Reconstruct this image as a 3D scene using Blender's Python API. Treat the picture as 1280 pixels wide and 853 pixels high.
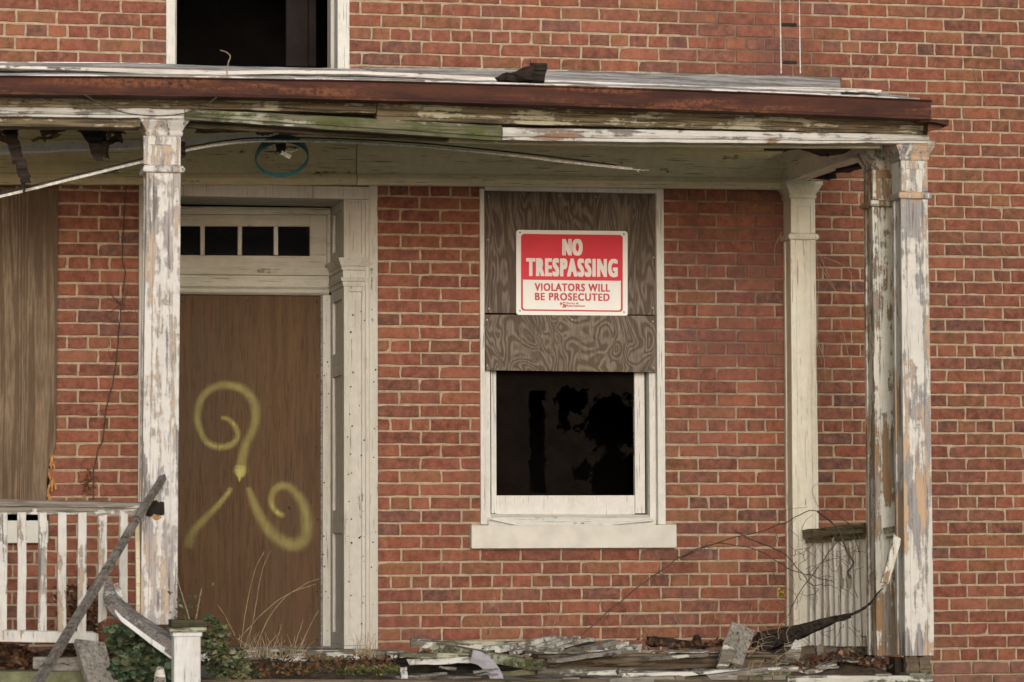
import bpy, bmesh, math, random
from mathutils import Vector, Matrix, noise as mnoise
random.seed(7)
sc = bpy.context.scene
for o in list(bpy.data.objects): bpy.data.objects.remove(o)
# ---------------------------------------------------------------- camera
F_PX, YAW, PIT, ROLL = 4000.0, .2063, .0615, -.0037
CAM = Vector((-2.9236, -16.2869, .2243))
cf = Vector((math.sin(YAW)*math.cos(PIT), math.cos(YAW)*math.cos(PIT), math.sin(PIT)))
cr = Vector((math.cos(YAW), -math.sin(YAW), 0)); cu = cr.cross(cf)
CR = cr*math.cos(ROLL)+cu*math.sin(ROLL); CU = -cr*math.sin(ROLL)+cu*math.cos(ROLL)
cd = bpy.data.cameras.new('camera'); cam = bpy.data.objects.new('camera', cd); sc.collection.objects.link(cam)
M3 = Matrix((CR, CU, -cf)).transposed(); M4 = M3.to_4x4(); M4.translation = CAM; cam.matrix_world = M4
cd.sensor_width = 36; cd.lens = F_PX/1280*36; cd.clip_end = 500; cd.clip_start = .1
cd.dof.use_dof = True; cd.dof.focus_distance = 16.6; cd.dof.aperture_fstop = 4.0
sc.camera = cam
sc.render.resolution_x, sc.render.resolution_y = 1024, 682
# ---------------------------------------------------------------- light: overcast day
EL, AZ = math.radians(8), math.radians(184)     # azimuth of the bright part of the cloud, behind the camera
w = bpy.data.worlds.new("World"); sc.world = w; w.use_nodes = True
nt = w.node_tree; nt.nodes.clear()
sk = nt.nodes.new('ShaderNodeTexSky'); sk.sky_type = 'NISHITA'; sk.sun_disc = False
sk.sun_elevation = EL; sk.sun_rotation = AZ; sk.air_density = 1.2; sk.dust_density = 1.5; sk.ozone_density = 1.0
bg = nt.nodes.new('ShaderNodeBackground'); bg.inputs[1].default_value = .15
ow = nt.nodes.new('ShaderNodeOutputWorld'); nt.links.new(sk.outputs[0], bg.inputs[0]); nt.links.new(bg.outputs[0], ow.inputs[0])
sl = bpy.data.lights.new('sun', 'SUN'); so = bpy.data.objects.new('sun', sl); sc.collection.objects.link(so)
sl.energy = 2.2; sl.angle = math.radians(26); sl.color = (.90, .95, 1.0)
sdir = Vector((math.sin(AZ)*math.cos(EL), math.cos(AZ)*math.cos(EL), math.sin(EL)))
so.rotation_euler = sdir.to_track_quat('Z', 'Y').to_euler(); so.location = (0, -8, 8)
vs = sc.view_settings; vs.view_transform = 'Standard'; vs.look = 'None'; vs.gamma = 1; vs.use_curve_mapping = False
vs.exposure = .18

def at(px, py, Y=0.0):
    d = cf + CR*((px-640)/F_PX) + CU*((426.5-py)/F_PX)
    return CAM + d*((Y-CAM.y)/d.y)
def proj(p):
    d = p-CAM; z = d.dot(cf)
    return 640+F_PX*d.dot(CR)/z, 426.5-F_PX*d.dot(CU)/z
# ---------------------------------------------------------------- materials
def srgb(r, g, b, k=1.0):
    f = lambda c: (c/255/12.92 if c/255 <= .04045 else ((c/255+.055)/1.055)**2.4)*k
    return (f(r), f(g), f(b), 1)
class NT:
    def __init__(s, name):
        s.m = bpy.data.materials.new(name); s.m.use_nodes = True; s.t = s.m.node_tree; s.n = s.t.nodes
        s.b = s.n['Principled BSDF']; s.out = s.n['Material Output']
    def nd(s, typ, **k):
        x = s.n.new(typ)
        for a, v in k.items(): setattr(x, a, v)
        return x
    def put(s, sock, v):
        if isinstance(v, bpy.types.NodeSocket): s.t.links.new(v, sock)
        elif v is not None:
            if sock.type == 'RGBA' and isinstance(v, tuple) and len(v) == 3: v = (*v, 1)
            sock.default_value = v
    def coord(s, kind='Object', rnd=True):
        if kind == 'World': v = s.nd('ShaderNodeNewGeometry').outputs['Position']
        else: v = s.nd('ShaderNodeTexCoord').outputs[kind]
        if rnd:
            oi = s.nd('ShaderNodeObjectInfo'); a = s.nd('ShaderNodeVectorMath', operation='SCALE')
            s.put(a.inputs[0], (13.1, 7.7, 19.3)); s.put(a.inputs[3], oi.outputs['Random'])
            b = s.nd('ShaderNodeVectorMath', operation='ADD'); s.put(b.inputs[0], v); s.put(b.inputs[1], a.outputs[0]); v = b.outputs[0]
        return v
    def sc(s, v, k):
        a = s.nd('ShaderNodeVectorMath', operation='MULTIPLY'); s.put(a.inputs[0], v); s.put(a.inputs[1], k); return a.outputs[0]
    def noise(s, v, scale=5, det=5, rough=.6, dist=0.0):
        a = s.nd('ShaderNodeTexNoise'); s.put(a.inputs['Vector'], v); s.put(a.inputs['Scale'], scale)
        s.put(a.inputs['Detail'], det); s.put(a.inputs['Roughness'], rough); s.put(a.inputs['Distortion'], dist); return a.outputs[0]
    def step(s, v, lo, hi, a=0.0, b=1.0):
        m = s.nd('ShaderNodeMapRange'); m.interpolation_type = 'SMOOTHSTEP'
        for i, x in enumerate((v, lo, hi, a, b)): s.put(m.inputs[i], x)
        return m.outputs[0]
    def math(s, op, a, b=None, c=None):
        m = s.nd('ShaderNodeMath', operation=op)
        for i, x in enumerate((a, b, c)):
            if x is not None: s.put(m.inputs[i], x)
        return m.outputs[0]
    def mix(s, f, a, b, mode='MIX'):
        m = s.nd('ShaderNodeMix', data_type='RGBA', blend_type=mode)
        s.put(m.inputs[0], f); s.put(m.inputs[6], a); s.put(m.inputs[7], b); return m.outputs[2]
    def bump(s, h, st=.5, d=.01, n=None):
        b = s.nd('ShaderNodeBump'); s.put(b.inputs['Strength'], st); s.put(b.inputs['Distance'], d); s.put(b.inputs['Height'], h)
        if n: s.put(b.inputs['Normal'], n)
        return b.outputs[0]
    def done(s, col, rough=.8, normal=None, spec=.3, metal=0.0):
        s.put(s.b.inputs['Base Color'], col); s.put(s.b.inputs['Roughness'], rough)
        s.put(s.b.inputs['Specular IOR Level'], spec); s.put(s.b.inputs['Metallic'], metal)
        if normal: s.put(s.b.inputs['Normal'], normal)
        return s.m

def mat_brick(name, stuff):
    t = NT(name)
    if stuff: c = t.nd('ShaderNodeAttribute', attribute_name='tone').outputs['Color']
    else: c = t.nd('ShaderNodeObjectInfo').outputs['Color']
    p = t.coord('World', False)
    n1 = t.noise(p, 22, 6, .7); n2 = t.noise(p, 130, 3, .6); n3 = t.noise(p, 2.2, 5, .65)
    c = t.mix(t.step(n1, .35, .7, 0, .55), c, (.40, .17, .11, 1))
    c = t.mix(t.step(n1, .5, .25, 0, .5), c, (.10, .045, .04, 1))
    c = t.mix(t.step(n2, .60, .72, 0, .6), c, (.05, .03, .03, 1))
    c = t.mix(t.step(t.noise(t.sc(p, (1, 1, 1)), 60, 4, .75), .66, .74, 0, .55), c, (.45, .38, .32, 1))
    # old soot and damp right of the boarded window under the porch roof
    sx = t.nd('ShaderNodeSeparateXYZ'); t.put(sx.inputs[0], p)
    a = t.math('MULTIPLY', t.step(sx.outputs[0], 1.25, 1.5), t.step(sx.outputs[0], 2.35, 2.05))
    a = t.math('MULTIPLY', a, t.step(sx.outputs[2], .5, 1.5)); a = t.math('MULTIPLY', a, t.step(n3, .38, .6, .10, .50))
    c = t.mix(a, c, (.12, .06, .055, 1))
    c = t.mix(t.step(n3, .42, .75, 0, .38), c, (.14, .07, .065, 1))
    st = t.noise(t.sc(p, (5, 1, .7)), 1.3, 5, .65); c = t.mix(t.step(st, .52, .72, 0, .40), c, (.13, .075, .055, 1))
    c = t.mix(t.math('MULTIPLY', t.step(t.noise(t.sc(p, (7, 1, 1.4)), 2.1, 7, .75), .60, .68), .30), c, (.42, .33, .27, 1))
    nb = t.bump(t.math('ADD', n1, t.math('MULTIPLY', n2, .5)), .7, .004)
    return t.done(c, .92, nb, .15)
def mat_mortar():
    t = NT('mortar'); p = t.coord('World', False)
    n1 = t.noise(p, 30, 6, .7); n2 = t.noise(p, 3, 4, .6); n3 = t.noise(p, 200, 2, .5)
    c = t.mix(t.step(n1, .3, .7), (.34, .27, .19, 1), (.52, .42, .31, 1))
    c = t.mix(t.step(n2, .45, .75, 0, .35), c, (.27, .19, .14, 1))
    c = t.mix(t.step(n3, .6, .75, 0, .5), c, (.14, .09, .06, 1))
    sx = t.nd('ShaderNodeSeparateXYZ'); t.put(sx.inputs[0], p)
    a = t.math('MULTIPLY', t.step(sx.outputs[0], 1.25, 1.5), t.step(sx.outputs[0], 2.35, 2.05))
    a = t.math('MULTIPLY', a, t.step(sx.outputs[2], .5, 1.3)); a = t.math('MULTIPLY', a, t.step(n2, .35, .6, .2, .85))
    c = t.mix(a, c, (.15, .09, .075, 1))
    return t.done(c, .95, t.bump(t.math('ADD', n1, n3), .8, .004), .1)
def mat_paint(name, paint=(.66, .64, .58), wood=((.10, .085, .075), (.28, .25, .23)), primer=None, peel=.45, axis='Z', sc_=1.0,
              dirt=.35, dirtc=(.22, .18, .11), moss=0.0, big=.25, prim_amt=.5, gray=None, rough=.7, soft=.02):
    t = NT(name); v = t.coord()
    st = {'Z': (13, 13, 1.5), 'X': (1.5, 13, 13), 'Y': (13, 1.5, 13)}[axis]
    fn = {'Z': (90, 90, 3), 'X': (3, 90, 90), 'Y': (90, 3, 90)}[axis]
    s1 = t.noise(t.sc(v, st), 1.7*sc_, 9, .68, .3); s2 = t.noise(t.sc(v, fn), 1.0, 4, .6, .2)
    b1 = t.noise(v, 3.1, 3, .5); iso = t.noise(v, 16*sc_, 7, .7)
    h = t.math('ADD', t.math('MULTIPLY', s1, .58), t.math('ADD', t.math('MULTIPLY', iso, .27), t.math('MULTIPLY', s2, .15)))
    h = t.math('ADD', h, t.math('MULTIPLY', t.math('SUBTRACT', b1, .5), big))
    thr = .30+.40*peel
    mask = t.step(h, thr-soft, thr+soft)                                   # 1 = paint still on
    wc = t.mix(s2, (*wood[0], 1), (*wood[1], 1))
    wc = t.mix(t.step(s2, .5, .36, 0, .8), wc, tuple(x*.45 for x in wood[0])+(1,))
    if gray: wc = t.mix(t.step(b1, .45, .6), wc, t.mix(s2, tuple(g*.7 for g in gray)+(1,), (*gray, 1)))
    if primer:
        pm = t.step(t.noise(t.sc(v, st), 1.1, 6, .6), .52-.12*prim_amt, .55-.12*prim_amt)
        wc = t.mix(pm, wc, t.mix(s2, tuple(x*.75 for x in primer)+(1,), (*primer, 1)))
    pc = t.mix(t.step(iso, .3, .75), tuple(x*.86 for x in paint)+(1,), (*paint, 1))
    pc = t.mix(t.step(t.noise(t.sc(v, st), .9, 6, .7), .44, .72, 0, dirt), pc, (*dirtc, 1))
    pc = t.mix(t.step(t.noise(t.sc(v, fn), 1.6, 3, .6), .60, .69, 0, .75), pc, tuple(x*.6 for x in wood[0])+(1,))
    pc = t.mix(t.step(t.noise(v, 55, 4, .8), .68, .73, 0, .75), pc, (.07, .06, .05, 1))
    c = t.mix(mask, wc, pc)
    if moss:
        mm = t.step(t.noise(v, 5.5, 7, .7), .62-.22*moss, .74-.2*moss, 0, .8)
        c = t.mix(mm, c, t.mix(iso, (.03, .045, .014, 1), (.13, .15, .05, 1)))
    nb = t.bump(mask, .9, .003, t.bump(t.math('ADD', t.math('MULTIPLY', s2, .8), iso), .5, .003))
    return t.done(c, rough, nb, .25)
def mat_wood(name, dark, light, axis='X', moss=0.0, sc_=1.0):
    t = NT(name); v = t.coord()
    st = {'Z': (70, 70, 3), 'X': (3, 70, 70), 'Y': (70, 3, 70)}[axis]
    s1 = t.noise(t.sc(v, st), sc_, 6, .65, .3); b = t.noise(v, 7, 6, .7)
    c = t.mix(t.step(s1, .3, .7), (*dark, 1), (*light, 1))
    c = t.mix(t.step(b, .45, .75, 0, .6), c, tuple(x*.5 for x in dark)+(1,))
    c = t.mix(t.step(s1, .42, .34, 0, .9), c, tuple(x*.25 for x in dark)+(1,))
    if moss:
        c = t.mix(t.step(t.noise(v, 6, 7, .7), .6-.2*moss, .72-.2*moss, 0, .8), c, t.mix(b, (.03, .04, .012, 1), (.13, .14, .05, 1)))
    return t.done(c, .9, t.bump(t.math('ADD', s1, t.math('MULTIPLY', b, .5)), .9, .006), .15)
def mat_ply(name, dark, light, kx, kz, rings, seedv=(0, 0, 0), fine=.4, contrast=1.0):
    t = NT(name); v = t.nd('ShaderNodeTexCoord').outputs['Object']
    a = t.nd('ShaderNodeVectorMath', operation='ADD'); t.put(a.inputs[0], v); t.put(a.inputs[1], seedv); v = a.outputs[0]
    f = t.noise(t.sc(v, (kx, 1, kz)), 1, 2.2, .5, .9)
    ph = t.math('ADD', t.math('MULTIPLY', f, rings), t.math('MULTIPLY', t.noise(v, 14, 3, .6), 1.6))
    s = t.math('SINE', ph)
    fs = t.noise(t.sc(v, (120, 1, 8)), 1, 4, .6)
    c = t.mix(t.step(s, -.8, .95, 0, contrast), (*dark, 1), (*light, 1))
    c = t.mix(t.step(fs, .35, .65, 0, fine), c, tuple(x*.45 for x in dark)+(1,))
    big = t.noise(v, 2.3, 5, .6)
    c = t.mix(t.step(big, .4, .7, 0, .45), c, tuple(x*.55 for x in dark)+(1,))
    return t.done(c, .88, t.bump(t.math('ADD', s, t.math('MULTIPLY', fs, 2)), .45, .002), .15)
def mat_doorply():
    t = NT('stained_plywood'); v = t.nd('ShaderNodeTexCoord').outputs['Object']
    f1 = t.noise(t.sc(v, (45, 1, 2.2)), 1, 5, .65, .4); f2 = t.noise(t.sc(v, (260, 1, 10)), 1, 3, .6); b = t.noise(t.sc(v, (3, 1, 1)), 1.2, 4, .6)
    c = t.mix(t.step(f1, .3, .7), (.088, .050, .027, 1), (.122, .072, .037, 1))
    c = t.mix(t.step(b, .35, .7, 0, .65), c, (.095, .062, .040, 1))
    c = t.mix(t.step(f2, .5, .68, 0, .55), c, (.04, .022, .014, 1))
    c = t.mix(t.step(t.noise(t.sc(v, (14, 1, 1)), 1, 3, .5), .6, .72, 0, .5), c, (.13, .065, .038, 1))
    return t.done(c, .8, t.bump(f2, .35, .002), .2)
def mat_simple(name, col, rough=.8, noise=.25, sc_=20, bump=.3, metal=0.0, spec=.3):
    t = NT(name); v = t.coord(); n = t.noise(v, sc_, 6, .65)
    c = t.mix(t.step(n, .3, .7), tuple(x*(1-noise) for x in col)+(1,), tuple(min(1, x*(1+noise)) for x in col)+(1,))
    return t.done(c, rough, t.bump(n, bump, .004), spec, metal)
def mat_rust():
    t = NT('rusted_metal'); v = t.coord(); s = t.noise(t.sc(v, (1.2, 8, 8)), 3, 8, .7); i = t.noise(v, 40, 6, .75); b = t.noise(t.sc(v, (.8, 5, 8)), 2.0, 5, .6)
    c = t.mix(t.step(s, .3, .7), (.038, .016, .014, 1), (.095, .034, .022, 1))
    c = t.mix(t.step(i, .55, .7, 0, .7), c, (.035, .014, .012, 1))
    c = t.mix(t.math('MULTIPLY', t.step(b, .46, .66), t.step(i, .38, .6)), c, (.23, .085, .04, 1))
    return t.done(c, .75, t.bump(i, .5, .003), .3, .15)
def mat_glass(name='window_glass'):
    t = NT(name); v = t.coord(); n = t.noise(v, 9, 4, .6)
    t.done(t.mix(n, (.004, .004, .005, 1), (.012, .012, .014, 1)), .05, t.bump(n, .02, .004), .5); return t.m
def mat_dusty_glass():
    t = NT('dusty_broken_glass'); v = t.nd('ShaderNodeTexCoord').outputs['Object']
    n = t.noise(v, 9, 7, .7)
    c = t.mix(t.step(n, .3, .7), (.006, .005, .004, 1), (.011, .0085, .007, 1))
    du = t.nd('ShaderNodeAttribute', attribute_name='dust').outputs['Fac']
    g_ = t.noise(v, 120, 5, .75); a = t.step(t.math('ADD', du, t.math('MULTIPLY', t.math('SUBTRACT', g_, .5), .9)), .35, .70)
    t.put(t.b.inputs['Alpha'], a); return t.done(c, .9, None, .0)
M = {}
M['brick'] = mat_brick('fired_brick', False); M['brick_s'] = mat_brick('fired_brick_mass', True); M['mortar'] = mat_mortar()
M['col_left'] = mat_paint('flaking_white_column', (.73, .71, .70), ((.28, .25, .25), (.52, .48, .48)), (.60, .47, .36), .45, 'Z', 1.2, .40, big=.28, prim_amt=.10, dirtc=(.50, .46, .45), soft=.03)
M['col_out'] = mat_paint('bare_grey_column', (.70, .68, .65), ((.24, .225, .23), (.42, .40, .405)), (.60, .42, .29), .54, 'Z', 1.1, .35, big=.42, gray=(.36, .345, .36), prim_amt=.20, dirtc=(.50, .46, .43), soft=.03)
M['col_in'] = mat_paint('peeling_brown_column', (.74, .72, .66), ((.24, .19, .15), (.40, .34, .29)), (.36, .22, .12), .48, 'Z', 1.3, .45, big=.36, prim_amt=.45, dirtc=(.34, .29, .20))
M['col_back'] = mat_paint('cream_column', (.80, .77, .67), ((.30, .26, .21), (.45, .40, .33)), None, .12, 'Z', 1, .28, dirtc=(.36, .30, .20))
M['frieze'] = mat_paint('dull_cream_boards', (.86, .79, .58), ((.14, .10, .06), (.36, .26, .15)), None, .15, 'X', 1.3, .50, dirtc=(.58, .46, .27), big=.35)
M['frieze_worn'] = mat_paint('worn_cream_boards', (.78, .68, .44), ((.13, .09, .055), (.34, .24, .14)), None, .23, 'X', 1.7, .55, dirtc=(.50, .37, .20), big=.35)
M['sidebeam'] = mat_paint('pale_beam_paint', (.84, .80, .68), ((.10, .08, .06), (.25, .2, .15)), None, .12, 'Y', .8, .3)
M['crown'] = mat_paint('mossy_moulding', (.46, .42, .31), ((.075, .055, .035), (.26, .20, .12)), None, .54, 'X', 1.3, .6, dirtc=(.16, .11, .05), moss=.12, big=.3)
M['bead'] = mat_paint('white_bead_moulding', (.68, .67, .66), ((.20, .17, .15), (.36, .32, .29)), (.36, .23, .16), .44, 'X', .9, .35, big=.35, prim_amt=.3)
M['greenbead'] = mat_paint('green_stained_moulding', (.50, .50, .42), ((.09, .085, .05), (.22, .21, .14)), None, .55, 'X', .9, .5, moss=.75, dirtc=(.12, .12, .05))
M['roof'] = mat_paint('worn_roof_edge', (.84, .82, .82), ((.26, .26, .235), (.46, .46, .41)), None, .47, 'X', 1.2, .40, big=.55, moss=.1)
M['casing'] = mat_paint('old_white_trim', (.60, .58, .53), ((.25, .22, .19), (.42, .38, .33)), None, .14, 'Z', .9, .35, dirtc=(.34, .30, .22))
M['casing_x'] = mat_paint('old_white_trim_long', (.52, .50, .43), ((.20, .17, .13), (.38, .34, .27)), None, .16, 'X', .9, .45, dirtc=(.28, .24, .16))
M['window'] = mat_paint('window_white', (.74, .73, .70), ((.22, .21, .19), (.42, .40, .38)), None, .10, 'Z', 1.2, .2, dirtc=(.42, .38, .30))
M['winsill'] = mat_paint('window_sill_white', (.74, .73, .69), ((.22, .21, .19), (.42, .40, .38)), None, .22, 'X', 1.2, .2, dirtc=(.42, .38, .30))
M['sill'] = mat_simple('painted_stone', (.64, .62, .57), .8, .09, 7, .15)
M['rail'] = mat_paint('worn_railing_paint', (.64, .62, .58), ((.17, .15, .13), (.36, .32, .28)), None, .60, 'X', 1.3, .45, big=.25, moss=.1)
M['handrail'] = mat_paint('grey_handrail', (.52, .50, .48), ((.14, .125, .12), (.33, .30, .28)), None, .66, 'X', 1.2, .4, big=.2)
M['balu'] = mat_paint('white_baluster_paint', (.68, .67, .66), ((.24, .215, .20), (.42, .38, .36)), (.48, .38, .28), .36, 'Z', 1.2, .5, prim_amt=.4, dirtc=(.38, .34, .27))
M['newel'] = mat_paint('white_newel_paint', (.78, .78, .80), ((.30, .28, .28), (.5, .47, .46)), None, .2, 'Z', 1.3, .25)
M['sidebal'] = mat_paint('streaked_baluster_paint', (.84, .82, .79), ((.30, .25, .20), (.50, .44, .38)), None, .30, 'Z', 1, .4)
M['debris'] = mat_paint('fallen_board_paint', (.66, .65, .60), ((.08, .07, .055), (.24, .21, .17)), None, .50, 'X', .9, .5, moss=.2, big=.4, dirtc=(.16, .13, .08))
M['debris_w'] = mat_paint('fallen_white_slat', (.74, .73, .69), ((.15, .13, .10), (.34, .30, .25)), None, .44, 'X', 1, .5)
M['mossboard'] = mat_paint('mossy_fallen_board', (.46, .47, .36), ((.07, .065, .04), (.22, .20, .13)), None, .5, 'X', .9, .5, moss=.6)
M['beamwood'] = mat_wood('soaked_brown_wood', (.085, .065, .045), (.21, .165, .12), 'X', .15)
M['grey'] = mat_wood('silvered_wood', (.15, .135, .12), (.36, .33, .30), 'X', 0)
M['greyz'] = mat_wood('silvered_wood_upright', (.17, .155, .135), (.40, .37, .33), 'Z', 0)
M['moss'] = mat_wood('mossy_rail_wood', (.13, .115, .075), (.34, .30, .21), 'Y', .5)
M['capmoss'] = mat_wood('dark_mossy_cap', (.035, .032, .022), (.11, .10, .06), 'X', .35)
M['burnt'] = mat_wood('charred_wood', (.012, .010, .010), (.055, .042, .034), 'X', .12)
M['stick'] = mat_wood('weathered_stick', (.10, .09, .085), (.26, .235, .21), 'X', 0)
M['ply_up'] = mat_ply('dark_weathered_plywood', (.13, .102, .084), (.27, .22, .185), 8.5, 1.6, 70, (3.3, 0, 1.2), .5, .85)
M['ply_lo'] = mat_ply('ringed_plywood', (.135, .105, .08), (.31, .26, .205), 4.0, 2.6, 110, (7.1, 0, 4.4), .5, .75)
M['ply_left'] = mat_ply('brown_weathered_plywood', (.15, .103, .068), (.29, .212, .148), 11, .35, 44, (1.7, 0, 9.2), .5, .8)
M['ply_edge'] = mat_simple('torn_plywood_edge', (.48, .24, .09), .9, .4, 40, .5)
M['doorply'] = mat_doorply(); M['rust'] = mat_rust(); M['glass'] = mat_glass(); M['dglass'] = mat_dusty_glass()
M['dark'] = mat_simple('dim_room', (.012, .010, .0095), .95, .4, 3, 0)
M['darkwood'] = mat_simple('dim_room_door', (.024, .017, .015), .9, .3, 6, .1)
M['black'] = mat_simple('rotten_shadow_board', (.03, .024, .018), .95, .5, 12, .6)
M['ceil'] = mat_paint('rotten_ceiling', (.76, .72, .68), ((.08, .06, .05), (.24, .20, .17)), None, .34, 'X', .8, .6)
M['blue'] = mat_paint('blue_enamel', (.03, .13, .16), ((.03, .04, .04), (.10, .12, .12)), None, .25, 'X', 3, .3, dirtc=(.05, .08, .08), rough=.4)
M['wire'] = mat_simple('dark_cable', (.05, .045, .04), .6); M['strip'] = mat_simple('pale_loose_strip', (.82, .79, .74), .8, .3, 60)
M['twig'] = mat_simple('dry_vine', (.085, .060, .050), .9, .4, 50); M['twig_l'] = mat_simple('pale_dry_stem', (.34, .26, .18), .9, .3, 50)
M['straw'] = mat_simple('straw', (.36, .28, .17), .9, .4, 30); M['soil'] = mat_simple('leafy_soil', (.085, .06, .04), .95, .6, 25, 1.0)
M['conc'] = mat_simple('green_stained_concrete', (.17, .17, .10), .9, .35, 14, .5)
M['ground'] = mat_simple('winter_lawn', (.34, .31, .22), .95, .4, 3, .5)
M['signw'] = mat_simple('sign_white', (.88, .88, .87), .4, .02, 6, 0); M['signr'] = mat_simple('sign_red', (.72, .024, .05), .45, .06, 6, 0)
M['signt'] = mat_simple('sign_white_letter', (.86, .80, .80), .45, .03, 6, 0); M['signd'] = mat_simple('sign_dull_red', (.58, .06, .075), .45, .05, 6, 0)
M['screw'] = mat_simple('zinc_screw', (.30, .33, .32), .5, .2, 6, 0, .6)
M['white_metal'] = mat_simple('bent_white_metal', (.40, .38, .43), .5, .25, 12, .2)
def mat_leaf(name, cols, mode='VARY'):
    t = NT(name); a = t.nd('ShaderNodeAttribute', attribute_name='tone').outputs['Color']
    p = t.coord('World', False); n = t.noise(p, 60, 4, .6)
    return t.done(t.mix(t.step(n, .3, .7, 0, .4), a, (.02, .02, .01, 1)), .7, None, .3)
M['leaf'] = mat_leaf('tinted_leaf', None)
def mat_spray():
    t = NT('yellow_spray_paint'); uv = t.nd('ShaderNodeUVMap').outputs[0]; sx = t.nd('ShaderNodeSeparateXYZ'); t.put(sx.inputs[0], uv)
    x = sx.outputs[0]; y = sx.outputs[1]
    a = t.step(t.math('ABSOLUTE', t.math('SUBTRACT', x, .5)), .5, .0)
    p = t.coord('World', False); n = t.noise(p, 260, 3, .7); n2 = t.noise(p, 9, 4, .6); g = t.noise(t.sc(p, (300, 1, 12)), 1, 2, .5)
    a = t.math('MULTIPLY', a, t.step(t.math('ADD', n, t.math('MULTIPLY', a, .5)), .42, .80, .35, 1)); a = t.math('MULTIPLY', a, t.step(g, .3, .6, .6, 1))
    a = t.math('MULTIPLY', a, t.step(n2, .3, .7, .45, .85)); a = t.math('MULTIPLY', a, t.math('MULTIPLY', y, .72))
    t.done((.62, .56, .19, 1), .7); t.put(t.b.inputs['Alpha'], a); return t.m
M['spray'] = mat_spray()
def mat_chalk():
    t = NT('pale_scrawl'); uv = t.nd('ShaderNodeUVMap').outputs[0]; sx = t.nd('ShaderNodeSeparateXYZ'); t.put(sx.inputs[0], uv)
    a = t.step(t.math('ABSOLUTE', t.math('SUBTRACT', sx.outputs[0], .5)), .5, .15)
    n = t.noise(t.coord('World', False), 45, 4, .7); a = t.math('MULTIPLY', a, t.step(n, .35, .65, .15, .62))
    t.done((.24, .20, .15, 1), .8); t.put(t.b.inputs['Alpha'], a); return t.m
M['chalk'] = mat_chalk()
# ---------------------------------------------------------------- mesh helpers
COL = sc.collection
def wloc(p):
    v = Vector()
    while p is not None: v += p.location; p = p.parent
    return v
def link(name, me, parent=None, loc=(0, 0, 0)):
    o = bpy.data.objects.new(name, me); COL.objects.link(o); o.location = loc
    if parent: o.parent = parent
    return o
def part(name, bm, mat, parent=None, origin=None, bevel=0, smooth=False):
    """bm holds world coordinates; children of a thing keep local zero"""
    if parent is not None: off = wloc(parent)
    else: off = Vector(origin) if origin is not None else Vector()
    bmesh.ops.recalc_face_normals(bm, faces=bm.faces)
    bmesh.ops.translate(bm, vec=-off, verts=bm.verts)
    me = bpy.data.meshes.new(name); bm.to_mesh(me); bm.free(); me.materials.append(mat)
    if smooth:
        for p in me.polygons: p.use_smooth = True
    o = link(name, me, parent, (0, 0, 0) if parent else off)
    if bevel:
        b = o.modifiers.new('bevel', 'BEVEL'); b.width = bevel; b.segments = 2; b.limit_method = 'ANGLE'; b.angle_limit = .7
    return o
def tag(o, label=None, cat=None, group=None, kind=None):
    for k, v in (('label', label), ('category', cat), ('group', group), ('kind', kind)):
        if v: o[k] = v
    return o
def empty(name, loc, label, cat, group=None):
    o = link(name, None, None, loc); o.empty_display_size = .1; return tag(o, label, cat, group)
def B(): return bmesh.new()
def box(bm, x0, x1, y0, y1, z0, z1):
    if x0 > x1: x0, x1 = x1, x0
    if y0 > y1: y0, y1 = y1, y0
    if z0 > z1: z0, z1 = z1, z0
    v = [bm.verts.new((x, y, z)) for z in (z0, z1) for y in (y0, y1) for x in (x0, x1)]
    for f in ((0, 1, 5, 4), (3, 2, 6, 7), (2, 0, 4, 6), (1, 3, 7, 5), (4, 5, 7, 6), (2, 3, 1, 0)): bm.faces.new([v[i] for i in f])
    return v
def pbox(bm, px0, py0, px1, py1, Y, dep):
    """box whose front face lies at depth Y and spans the given photo rectangle (taken through its middle)"""
    my, mx = (py0+py1)/2, (px0+px1)/2
    x0, x1 = at(px0, my, Y).x, at(px1, my, Y).x; z1, z0 = at(mx, py0, Y).z, at(mx, py1, Y).z
    return box(bm, x0, x1, Y, Y+dep, z0, z1)
def run(bm, pts, Y, dep, prof=None, wob=0.0, sub=8):
    """long member through samples (px, ytop, ybot) at depth Y; prof = [(v 0..1 from top, dy)] across its face"""
    prof = prof or [(0, 0), (1, 0)]
    rows = []; S = []
    for (a, b) in zip(pts, pts[1:]):
        for k in range(sub):
            u = k/sub; S.append(tuple(a[i]*(1-u)+b[i]*u for i in range(3)))
    S.append(pts[-1])
    for n, (px, yt, yb) in enumerate(S):
        T = at(px, yt, Y); Bt = at(px, yb, Y); x = (T.x+Bt.x)/2
        r = []
        for v, dy in prof:
            z = T.z*(1-v)+Bt.z*v
            jj = wob*(mnoise.noise(Vector((x*7, v*3, Y*5)))) if wob else 0
            r.append(bm.verts.new((x, Y+dy+jj, z+jj)))
        r.append(bm.verts.new((x, Y+dep, Bt.z))); r.append(bm.verts.new((x, Y+dep, T.z)))
        rows.append(r)
    m = len(rows[0])
    for a, b in zip(rows, rows[1:]):
        for i in range(m): bm.faces.new((a[i], a[(i+1) % m], b[(i+1) % m], b[i]))
    bm.faces.new(rows[0]); bm.faces.new(rows[-1][::-1])
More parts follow.
